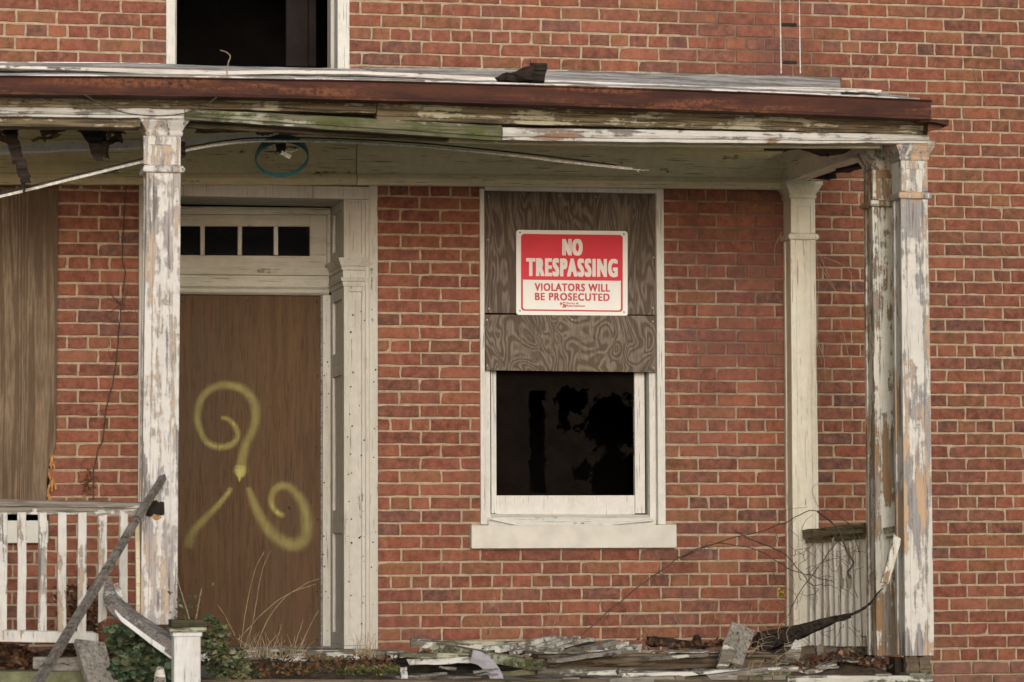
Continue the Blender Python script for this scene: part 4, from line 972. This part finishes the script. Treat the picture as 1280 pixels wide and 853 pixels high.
# ================================================================ right side railing
sr = empty('side_balustrade', at(1040, 812, -.8), 'narrow side balustrade with a mossy rail between wall column and corner columns', 'railing')
xr = at(1006, 700, -.1).x+.01; Ya, Yb = -.15, -1.42
zr0, zr1 = at(1006, 668, -.15).z, at(1085, 660, -1.42).z
b = B(); plank(b, (xr, Ya, zr0), (xr, Yb, zr1+.005), .045, .075, 12, .004); plank(b, (xr, Ya, zr0-.035), (xr, Yb, zr1-.03), .03, .04, 12, .004); part('top_rail', b, M['moss'], sr)
zq0, zq1 = at(1006, 809, -.15).z, at(1085, 812, -1.42).z
for k in range(12):
    u = (k+.5)/12; y = Ya+(Yb-Ya)*u; b = B(); j = random.uniform(-.008, .008)
    plank(b, (xr+j, y+random.uniform(-.006, .006), zr0+(zr1-zr0)*u-.03), (xr+random.uniform(-.008, .008), y, zq0+(zq1-zq0)*u), .030, .030, 6, .0015, up=Vector((1, 0, 0))); part('baluster', b, M['sidebal'], sr)
b = B(); plank(b, (xr, Ya, zq0-.01), (xr, Yb, zq1-.01), .04, .06, 8, .004); part('bottom_rail', b, M['mossboard'], sr)
b = B(); plank(b, at(1121, 672, -1.96), at(1107, 728, -1.96), .036, .02, 6, .004, jag=.02, up=Vector((1, 0, 0))); one('loose_board', b, M['col_in'], 'short cream board leaning on the peeling corner columns', 'board')
b = B(); plank(b, at(1107, 664, -1.64), at(1122, 662, -1.64), .03, .03, 4, .003); plank(b, at(1109, 672, -1.63), at(1122, 672, -1.63), .012, .02, 4, .003); one('rail_remnant', b, M['moss'], 'mossy rail remnant fixed between the two corner columns', 'rail remnant')

# ================================================================ debris heap
HG = 'broken boards heaped on the porch floor'
def deb(name, pts, w_, t, mat, label, Y, jag=.012, wob=.003, tap=1.0, cat='board', segs=8, grp=HG, up=Vector((0, 0, 1)), twist=0.0, dz=0):
    b = B()
    (x0, y0), (x1, y1) = pts; Y0, Y1 = (Y if isinstance(Y, tuple) else (Y, Y))
    plank(b, at(x0, y0, Y0), at(x1, y1, Y1), w_, t, segs, wob, tap, jag, up, twist); return one(name, b, mat, label, cat, grp)
deb('broken_board', ((525, 804), (690, 806)), .022, .10, M['mossboard'], 'long thin dark topped board at the back of the heap against the bricks', (-.75, -.7), segs=12)
deb('broken_board', ((512, 803), (600, 812)), .045, .05, M['debris'], 'stubby blotchy white board end at the left of the heap', (-1.1, -1.15))
deb('broken_board', ((545, 810), (674, 832)), .046, .06, M['mossboard'], 'green stained board pointing right and down across the dark gap', (-1.2, -1.66), wob=.001, jag=.002)
deb('broken_board', ((496, 819), (585, 820)), .022, .09, M['mossboard'], 'thin mossy board over the left end of the dark gap', (-1.4, -1.4))
deb('broken_board', ((512, 828), (588, 825)), .026, .05, M['debris_w'], 'pale greenish white slat just under the thin mossy board', (-1.62, -1.55))
deb('broken_board', ((508, 847), (600, 848)), .016, .05, M['grey'], 'thin grey slat lying low in front of the dark gap', (-1.75, -1.75))
deb('broken_board', ((504, 836), (505, 856)), .03, .03, M['bead'], 'short pinkish stub at the left end of the dark gap', -1.8, up=Vector((1, 0, 0)))
deb('gap_shade_sheet', ((497, 835), (676, 838)), .10, .02, M['burnt'], 'black sheet for the shade of the gap in the heap', (-1.2, -1.2), wob=.006, cat='dark board')  # black sheet standing in for the shade of the void
deb('broken_board', ((659, 828), (661, 846)), .03, .03, M['beamwood'], 'short brown upright stub in the dark gap', -1.5, up=Vector((1, 0, 0)))
deb('broken_board', ((620, 843), (665, 841)), .026, .03, M['mossboard'], 'short mossy scrap low in the dark gap right of the bent flashing', -1.6)
slats = [((622, 812), (695, 798), 'leftmost and broadest white slat of the fan', .030), ((640, 817), (705, 797.5), 'second white slat from the left in the fan', .015), ((660, 818), (722, 797), 'third slat of the fan with a bright square end', .015),
         ((676, 819), (739, 800), 'fourth white slat of the fan, ending rightmost', .021)]
for i, (a, c, lb, w_) in enumerate(slats): deb('baluster_slat', (a, c), w_, .030, M['debris_w'], lb, (-1.38+.03*i, -.9+.03*i), cat='slat', grp='white slats fanned out on the heap', wob=.001, jag=.002)
deb('dark_board', ((610, 822), (735, 806)), .03, .25, M['black'], 'dark board put in for the shade under the fanned slats', (-1.2, -.85), cat='dark board')  # added dark board gives the shade in the gaps between slats
deb('broken_board', ((725, 816), (766, 804)), .032, .06, M['greyz'], 'brown grey board end right of the fanned slats', (-1.2, -.95))
deb('baluster_slat', ((755, 813), (783, 806)), .030, .035, M['debris_w'], 'small white block end right of the brown grey board', (-1.1, -1.0), cat='slat', grp='white slats fanned out on the heap')
deb('baluster_slat', ((776, 815), (799, 809)), .032, .035, M['debris_w'], 'rightmost white block end of the heap', (-1.15, -1.05), cat='slat', grp='white slats fanned out on the heap')
deb('broken_board', ((585, 812), (668, 806)), .02, .06, M['debris_w'], 'flat white board lying left of the fan over the back board', (-.95, -.8))
# fallen beam with ledge
b = B(); run(b, [(672, 818, 838), (800, 816.5, 837), (900, 817, 836), (1000, 819, 836)], -1.45, .12, [(0, .02), (.06, -.02), (.2, -.022), (.26, 0), (1, .004)], .006); one('fallen_beam', b, M['beamwood'], 'long brown fallen beam with a ledge across the middle of the heap', 'beam', HG)
b = B(); run(b, [(680, 814.5, 818), (790, 813.5, 816.5), (905, 814, 817)], -1.46, .10, None, .006); one('broken_board', b, M['debris'], 'white flaking board lying along the top of the fallen beam', 'board', HG)
b = B(); run(b, [(672, 837, 856), (780, 838, 857), (850, 840, 858)], -1.62, .10, [(0, .01), (.12, 0), (1, .0)], .006); one('broken_board', b, M['debris'], 'low mossy board in front of the left half of the fallen beam', 'board', HG)
b = B(); run(b, [(778, 842, 848), (860, 840, 845), (940, 836, 840), (1012, 833, 837)], -1.85, .10, None, .006); one('broken_board', b, M['debris_w'], 'long splintered white edged board along the front of the heap', 'board', HG)
b = B(); run(b, [(778, 848, 860), (860, 845, 853), (940, 841, 848), (1012, 837.5, 842)], -1.80, .10, None, .012); one('dark_board', b, M['burnt'], 'dark board under the long white edged board', 'dark board', HG)  # dark run just below the white edged board
b = B()
for k in range(55):
    x = random.uniform(505, 1085); y = random.choice((random.uniform(808, 818), random.uniform(836, 852))) if x < 990 else random.uniform(818, 842); Y = -.9 if y < 820 else random.uniform(-1.9, -1.5)
    dx = random.uniform(-34, 34); plank(b, at(x, y, Y), at(x+dx, y+random.uniform(-4, 4), Y+random.uniform(-.15, .15)), random.uniform(.006, .016), random.uniform(.01, .04), 4, .004, jag=.012, tap=random.uniform(.4, 1))
tag(part('wood_splinters', b, M['grey'], None), 'scattered splinters of painted wood among the broken boards', 'splinters', None, 'stuff')
b = B()
for k in range(70):
    x = random.uniform(660, 1080); y = random.uniform(812, 850); Y = random.uniform(-1.9, -1.0)
    plank(b, at(x, y, Y), at(x+random.uniform(-26, 26), y+random.uniform(-4, 4), Y), random.uniform(.005, .016), random.uniform(.01, .03), 4, .006, jag=.015, tap=random.uniform(.3, 1))
tag(part('dark_splinters', b, M['beamwood'], None), 'scattered dark rotten splinters on the porch floor', 'splinters', None, 'stuff')
deb('broken_board', ((690, 826), (772, 815)), .020, .07, M['grey'], 'narrow grey board lying slantwise on the fallen beam below the fan', (-1.58, -1.5))
deb('broken_board', ((806, 824), (884, 818)), .016, .07, M['debris'], 'thin flaking board on the middle of the fallen beam', (-1.60, -1.55))
deb('broken_board', ((884, 848), (958, 838)), .030, .05, M['grey'], 'grey weathered board leaning on the front edge right of centre', (-1.95, -1.9))
deb('broken_board', ((1004, 842), (1040, 830)), .026, .05, M['debris_w'], 'short pale board tilted in the leaves left of the corner columns', (-1.88, -1.8))
deb('broken_board', ((760, 852), (842, 848)), .022, .05, M['grey'], 'thin grey board at the very front edge under the dark board', (-1.97, -1.95))
# bent metal flashing
b = B(); P = smooth_pts([at(588, 826, -1.7), at(600, 830, -1.74), (at(612, 842, -1.8)), at(618, 856, -1.84), at(622, 872, -1.86)], 5); rows = []
for i, p in enumerate(P):
    d = (P[min(i+1, len(P)-1)]-P[max(i-1, 0)]).normalized(); s = Vector((d.z, 0, -d.x)).normalized()*-1; wv = .052
    rows.append([b.verts.new(p-s*.01), b.verts.new(p+s*wv*.3+Vector((0, -.012, 0))), b.verts.new(p+s*wv+Vector((0, .008, 0))), b.verts.new(p+s*wv+Vector((0, .012, 0))), b.verts.new(p-s*.01+Vector((0, .006, 0)))])
for a, c in zip(rows, rows[1:]):
    for i in range(5): b.faces.new((a[i], a[(i+1) % 5], c[(i+1) % 5], c[i]))
b.faces.new(rows[0]); b.faces.new(rows[-1][::-1]); one('bent_flashing', b, M['white_metal'], 'curved strip of whitish metal flashing bent over the dark gap', 'metal strip')
# charred flakes at the back
b = B()
plank(b, at(812, 800, -.8), at(893, 808, -.85), .030, .10, 16, .008, tap=.35, jag=.02); plank(b, at(822, 806, -.9), at(880, 811, -.95), .016, .08, 10, .006, jag=.02); plank(b, at(850, 803, -.8), at(902, 806, -.8), .014, .05, 8, .005, jag=.02)
one('charred_flakes', b, M['burnt'], 'ragged black charred flake lying on the beam near the bricks', 'burnt wood')
b = B(); chunk(b, at(817, 803, -.85), (.04, .03, .03), 11, .4); one('charred_lump', b, M['burnt'], 'black charred lump at the left end of the ragged flake', 'burnt wood')
b = B(); chunk(b, at(871, 801, -.6), (.024, .02, .032), 2, .08); one('black_knob', b, M['black'], 'small black knob standing behind the ragged flake', 'knob')
deb('broken_board', ((928, 787), (912, 829)), .118, .02, M['greyz'], 'wide splintered grey board standing tilted in the heap', (-1.5, -1.62), jag=.02, up=Vector((1, 0, 0)), segs=10)
deb('broken_board', ((912, 812), (902, 835)), .07, .02, M['debris'], 'pale splintered offcut in front of the tilted grey board', (-1.66, -1.70), jag=.02, up=Vector((1, 0, 0)), tap=.6)
# charred beam
b = B(); plank(b, at(952, 803, -1.2), at(1058, 771, -1.55), .10, .08, 20, .006, tap=.22, jag=.03); plank(b, at(940, 800, -1.15), at(985, 797, -1.2), .05, .05, 6, .012, tap=.7)
P = smooth_pts([at(1050, 773, -1.54), at(1072, 765, -1.6), at(1087, 755, -1.64), at(1097, 742, -1.68), at(1104, 735, -1.7)], 4); tube(b, P, .009, .002, 6, .3)
one('charred_beam', b, M['burnt'], 'large charred beam tapering up to the right in front of the side balustrade', 'burnt beam')
b = B(); plank(b, at(988, 828, -1.57), at(998, 803, -1.5), .070, .05, 6, .006, tap=.5, jag=.008, up=Vector((1, 0, 0))); one('white_block', b, M['debris_w'], 'chunky white painted block below the charred beam', 'wood block')
deb('post_stub', ((1024, 805), (1025, 826)), .034, .03, M['debris'], 'small white upright stub in the leaves below the side balustrade', -1.5, up=Vector((1, 0, 0)), cat='post stub')
deb('broken_board', ((940, 807), (1000, 807)), .014, .06, M['debris_w'], 'white strip lying behind the tilted grey board', (-1.0, -1.0))
deb('broken_board', ((945, 816), (1082, 820)), .07, .04, M['beamwood'], 'low brown board along the foot of the side balustrade', (-1.0, -1.1))
deb('broken_board', ((1000, 829), (1052, 823)), .02, .06, M['grey'], 'grey slat lying on the leaves near the white stub', (-1.65, -1.6))
deb('broken_board', ((960, 840), (1022, 838)), .016, .06, M['grey'], 'flat grey slat in front of the leaves', (-1.85, -1.8))
deb('broken_board', ((936, 853), (984, 846)), .05, .05, M['mossboard'], 'pale mossy board end at the front edge right of the heap', (-1.95, -1.9))
deb('broken_board', ((398, 834), (505, 833)), .028, .10, M['grey'], 'grey board lying on the porch floor in front of the entrance', (-.55, -.55), segs=12)
deb('broken_board', ((318, 849), (410, 850)), .018, .08, M['debris'], 'thin pale board at the floor edge in front of the entrance', (-1.6, -1.6))
deb('broken_board', ((296, 826), (330, 828)), .02, .04, M['beamwood'], 'short brown board beside the shrub in front of the door', (-.4, -.4))

# ================================================================ vegetation
def litter(name, rects, n, size, cols, Yr, zf, hump=.03):
    b = B(); pts = []
    for i in range(n):
        x0, x1 = random.choice(rects); y = random.uniform(*Yr); xx_ = random.uniform(at(x0, 830, y).x, at(x1, 830, y).x)
        pts.append((xx_, y, zf+abs(mnoise.noise(Vector((xx_*3, y*3, 0))))*hump*2+random.uniform(0, .012)))
    leaves(b, pts, size, cols); return part(name, b, M['leaf'], None)
BR = [(.16, .075, .035), (.10, .05, .03), (.22, .12, .07), (.07, .04, .028), (.28, .17, .10), (.13, .055, .04)]
def mound(name, rect, Yr, z0, hmax, mat, label):
    b = B(); nx, ny = 46, 26; g_ = {}
    for i in range(nx+1):
        for j in range(ny+1):
            y = Yr[0]+(Yr[1]-Yr[0])*j/ny; x = at(rect[0], 830, Yr[0]).x+(at(rect[1], 830, Yr[0]).x-at(rect[0], 830, Yr[0]).x)*i/nx
            e = min(1, i/5, (nx-i)/5, j/4, (ny-j)/4); n = .55+.6*mnoise.noise(Vector((x*2.3, y*2.3, 1)))+.3*mnoise.noise(Vector((x*11, y*11, 1)))
            g_[i, j] = b.verts.new((x, y, z0+max(-.02, hmax*n*e-.01)))
    for i in range(nx):
        for j in range(ny): b.faces.new((g_[i, j], g_[i+1, j], g_[i+1, j+1], g_[i, j+1]))
    return tag(part(name, b, mat, None, smooth=True), label, 'soil', None, 'stuff')
mound('leaf_soil', (985, 1118), (-1.93, -1.0), ZF, .07, M['soil'], 'dark leafy soil heaped below the side balustrade')
mound('leaf_soil', (300, 500), (-1.93, -.2), ZF, .055, M['soil'], 'soil and moss on the porch floor before the entrance')
mound('leaf_soil', (-60, 125), (-1.83, -.3), ZF, .13, M['soil'], 'leafy soil behind the left balustrade')
def lit(rects, n, size, Yr, hump, label, cols=BR, dz=0): tag(litter('dead_leaves', rects, n, size, cols, Yr, ZF+dz, hump), label, 'dead leaves', None, 'stuff')
lit([(-60, 112)], 2200, .045, (-1.86, -1.2), .09, 'brown dead leaves drifted under the left balustrade', dz=.02)
lit([(82, 172)], 700, .045, (-.9, -.1), .16, 'brown dead leaves piled against the wall behind the balusters', dz=.04)
lit([(990, 1112)], 1000, .035, (-1.9, -1.1), .05, 'brown leaf litter below the corner columns', dz=.01)
lit([(300, 495)], 900, .028, (-1.9, -.3), .04, 'leaf crumbs on the porch floor before the entrance', cols=BR+[(.14, .15, .05), (.3, .16, .05)], dz=.005)
lit([(800, 905)], 120, .03, (-1.4, -1.1), .03, 'dead leaves caught on the fallen beam', dz=.10)
# dead brown vine leaves between balusters
b = B(); pts = []
for k in range(420):
    u = random.random(); px = 100+random.gauss(0, 13); py = 735+60*u; pts.append(at(px, py, random.uniform(-.5, -.1)))
leaves(b, pts, .035, BR[:4]); tag(part('dead_vine_leaves', b, M['leaf'], None), 'withered leaves hanging on the brick behind the fourth and fifth balusters', 'dead leaves', None, 'stuff')
IV = [(.06, .11, .05), (.035, .07, .035), (.10, .15, .08), (.07, .12, .08), (.18, .22, .13), (.14, .14, .07)]
IV2 = [(.24, .27, .13), (.16, .19, .08), (.32, .33, .18), (.10, .13, .06), (.18, .12, .08), (.36, .33, .19)]
def shrub(name, ctrs, n, size, cols, label, cat, nst=7, YY=-2.1):
    root = empty(name, at(ctrs[0][0], 850, YY), label, cat); b = B(); pts = []
    for k in range(n):
        cx, cy, rx, ry, dp, yv = random.choices(ctrs, [c[2]*c[3] for c in ctrs])[0]
        while True:
            a = Vector((random.uniform(-1, 1), random.uniform(-1, 1), random.uniform(-1, 1)))
            if .35 < a.length < 1: break
        a *= (.85+.3*mnoise.noise(a*2+Vector((cx, 0, 0))))
        p = at(cx+a.x*rx, cy+a.z*ry, yv+a.y*dp); pts.append(p)
    leaves(b, pts, size, cols, .35, True); part('foliage', b, M['leaf'], root)
    b = B()
    for k in range(nst):
        cx, cy, rx, ry, dp, yv = random.choice(ctrs); vine(b, [(cx+random.uniform(-10, 10), cy+ry), (cx+random.uniform(-15, 15), cy+5), (cx+random.uniform(-rx, rx), cy-ry*.9)], yv, .005, .002, .02)
    part('stem', b, M['twig'], root); return root
shrub('ivy_bush', [(160, 800, 34, 22, .15, -2.0), (190, 825, 34, 30, .2, -2.1), (165, 840, 30, 30, .2, -2.2), (205, 850, 25, 22, .2, -2.3)], 1500, .042, IV, 'dark green ivy growing under the broken handrail', 'ivy')
shrub('pale_shrub', [(270, 806, 24, 26, .15, -2.0), (285, 832, 34, 26, .2, -1.9), (264, 786, 14, 16, .1, -2.0), (305, 845, 18, 14, .15, -1.9)], 1300, .027, IV2+IV[:1], 'pale leafed shrub growing right of the newel post', 'shrub')
b = B(); 
for k in range(150): pass
pts = [at(232+random.gauss(0, 12), 765+random.gauss(0, 20), -2.3) for _ in range(70)]
ht = empty('thin_seedling', at(240, 800, -2.3), 'thin sparse green seedling behind the newel post', 'seedling'); leaves(b, pts, .022, IV[2:], .2); part('foliage', b, M['leaf'], ht)
b = B(); vine(b, [(240, 800), (236, 770), (226, 740), (219, 703)], -2.3, .003, .0015, .004); vine(b, [(240, 800), (246, 770), (252, 735)], -2.3, .003, .0015, .004); part('stem', b, M['twig_l'], ht)
# dry grass
gr = B()
for pts_ in ([(300, 812), (308, 760), (318, 715), (330, 690)], [(306, 812), (318, 770), (326, 720), (338, 688)], [(298, 800), (330, 765), (362, 742), (395, 730)], [(318, 815), (335, 775), (355, 748), (382, 730), (400, 724)],
             [(294, 795), (280, 768), (272, 756)], [(372, 815), (385, 788), (398, 763)], [(366, 815), (374, 790), (379, 775)], [(340, 815), (348, 795), (352, 780)]):
    vine(gr, pts_, -1.4, .0017, .0008, .004)
for k in range(90):
    x = random.choice((random.gauss(345, 14), random.gauss(375, 14), random.gauss(310, 14), random.gauss(458, 8))); hh = random.uniform(8, 34); y0 = 822
    vine(gr, [(x, y0), (x+random.uniform(-4, 4), y0-hh*.5), (x+random.uniform(-14, 14), y0-hh)], random.uniform(-1.5, -.3), .0017, .0006, .003, 3)
tag(part('dry_grass', gr, M['straw'], None), 'dry straw coloured grass stems before the door', 'grass', None, 'stuff')
mg = B()
pts = [at(x, 846, y) for x, y in ((random.uniform(420, 500), random.uniform(-1.9, -1.5)) for _ in range(500))]
leaves(mg, [Vector((p.x, p.y, ZF+random.uniform(.01, .05))) for p in pts], .014, [(.16, .19, .05), (.10, .13, .04), (.22, .22, .09)], .6); tag(part('moss_patch', mg, M['leaf'], None), 'bright green moss at the floor edge before the entrance', 'moss', None, 'stuff')
# climbing vine on the left wall
b = B(); vine(b, [(158, 232), (153, 300), (155, 350), (150, 400), (142, 470), (131, 520), (129, 545), (118, 580), (116, 625)], -.012, .0025, .004, .012)
for k in range(16):
    x, y = random.choice(((154, 300), (150, 380), (143, 440), (131, 520), (120, 570), (116, 600), (113, 612))); vine(b, [(x, y), (x+random.uniform(-14, 14), y+random.uniform(-16, 10)), (x+random.uniform(-20, 20), y+random.uniform(-28, 14))], -.01, .002, .0008, .008, 3)
one('climbing_vine', b, M['twig'], 'leafless dark vine climbing the brick between left window and door', 'vine')
b = B(); pts = [at(108+random.gauss(0, 6), 603+random.gauss(0, 7), -.03) for _ in range(70)]; leaves(b, pts, .018, [(.20, .08, .04), (.28, .14, .06)]); tag(part('withered_tuft', b, M['leaf'], None), 'withered rusty tuft on the brick beside the left plywood', 'dead leaves', None, 'stuff')
# big bramble on the right
b = B(); vine(b, [(718, 800, -.4), (760, 765, -.3), (790, 740, -.3), (822, 716, -.3), (850, 698, -.35), (880, 684, -.5), (930, 670, -.7), (975, 657, -.9), (1005, 642, -1.1), (1035, 640, -1.2), (1060, 655, -1.3), (1075, 690, -1.5)], 0, .003, .0022, .012)
vine(b, [(850, 698, -.35), (900, 680, -.5), (950, 690, -.8), (985, 710, -1.1), (1020, 722, -1.4), (1042, 728, -1.5)], 0, .0025, .002, .012)
vine(b, [(920, 665, -.8), (975, 690, -1.1), (1000, 715, -1.3), (1015, 732, -1.4), (1030, 730, -1.4)], 0, .003, .002, .01)
vine(b, [(1022, 640, -1.2), (1048, 662, -1.4), (1058, 690, -1.5), (1067, 704, -1.5), (1060, 715, -1.5), (1062, 724, -1.5)], 0, .005, .006, .004)
vine(b, [(1060, 655, -1.3), (1030, 700, -1.2), (1000, 740, -1.1), (985, 770, -1.0)], 0, .003, .002, .012)
for k in range(70):
    x, y = random.uniform(960, 1075), random.uniform(655, 800); a = random.uniform(0, 6.28); L = random.uniform(12, 45)
    vine(b, [(x, y), (x+L*.5*math.cos(a)+random.uniform(-6, 6), y+L*.5*math.sin(a)), (x+L*math.cos(a+.4), y+L*math.sin(a+.4))], random.uniform(-1.5, -1.0), random.uniform(.001, .0022), .0008, .01, 4)
for k in range(26):
    x, y = random.choice(((760, 765), (822, 716), (850, 698), (880, 684), (930, 670), (900, 682))); a = random.uniform(0, 6.28); L = random.uniform(8, 26)
    vine(b, [(x, y), (x+L*.6*math.cos(a), y+L*.6*math.sin(a)), (x+L*math.cos(a+.5), y+L*math.sin(a+.5))], -.35, .0018, .0008, .008, 3)
one('bramble', b, M['twig'], 'bare tangled bramble arching from under the window to the corner columns', 'bramble')
b = B(); pts = [at(977+random.gauss(0, 3), 744+random.gauss(0, 5), -1.2) for _ in range(9)]; leaves(b, pts, .035, [(.42, .36, .03), (.38, .33, .05)]); one('yellow_leaf', b, M['leaf'], 'small yellow leaf hanging at the foot of the cream wall column', 'leaf')
b = B()
for k in range(22):
    x, y = random.uniform(925, 985), random.uniform(770, 830); a = random.uniform(-2.6, -.4); L = random.uniform(12, 38)
    vine(b, [(x, y), (x+L*.5*math.cos(a)+random.uniform(-6, 6), y+L*.5*math.sin(a)), (x+L*math.cos(a+.5), y+L*math.sin(a+.5))], random.uniform(-1.75, -1.3), .0016, .0007, .006, 4)
for k in range(30):
    x, y = random.uniform(915, 985), random.uniform(838, 856); a = random.uniform(-2.9, -.3); L = random.uniform(10, 26)
    vine(b, [(x, y), (x+L*.5*math.cos(a), y+L*.5*math.sin(a)), (x+L*math.cos(a+.5), y+L*math.sin(a+.5))], -1.95, .0016, .0007, .006, 4)
tag(one('pale_dry_twigs', b, M['twig_l'], 'tuft of pale dry twigs around the charred beam end', 'twigs'), kind='stuff')
b = B()
for pts_ in ([(1021, 300), (1023, 380), (1020, 460), (1026, 520)], [(1022, 312), (1036, 345), (1048, 372)], [(1030, 322), (1058, 335), (1066, 352), (1070, 362)], [(1024, 330), (1035, 350), (1045, 365), (1047, 380)],
             [(1022, 425), (1030, 450), (1032, 480)], [(1050, 400), (1062, 450), (1068, 480)], [(978, 290), (970, 305), (968, 325)], [(1022, 370), (1021, 420), (1027, 455)], [(1026, 640), (1015, 615), (1022, 604)]):
    vine(b, pts_, -.18, .0020, .001, .006)
tag(one('dead_creeper', b, M['twig_l'], 'pale dry stems hanging beside the cream wall column', 'stems'), kind='stuff')
b = B()
for pts_ in ([(1058, 68), (1066, 95), (1070, 108)], [(1091, 70), (1082, 92), (1070, 105)], [(1216, 82), (1222, 105), (1234, 134)], [(1170, 78), (1167, 86)], [(1192, 305), (1205, 320)], [(1170, 310), (1176, 320)], [(1255, 308), (1262, 318)]):
    vine(b, pts_, -.012, .0016, .0008, .004)
for k in range(30):
    x, y = random.uniform(600, 980), random.uniform(765, 800); vine(b, [(x, y+10), (x+random.uniform(-8, 8), y), (x+random.uniform(-14, 14), y-random.uniform(6, 26))], -.05, .0013, .0006, .004, 3)
tag(one('wall_tendrils', b, M['twig_l'], 'thin dead tendrils clinging to the brickwork around the porch', 'tendrils'), kind='stuff')
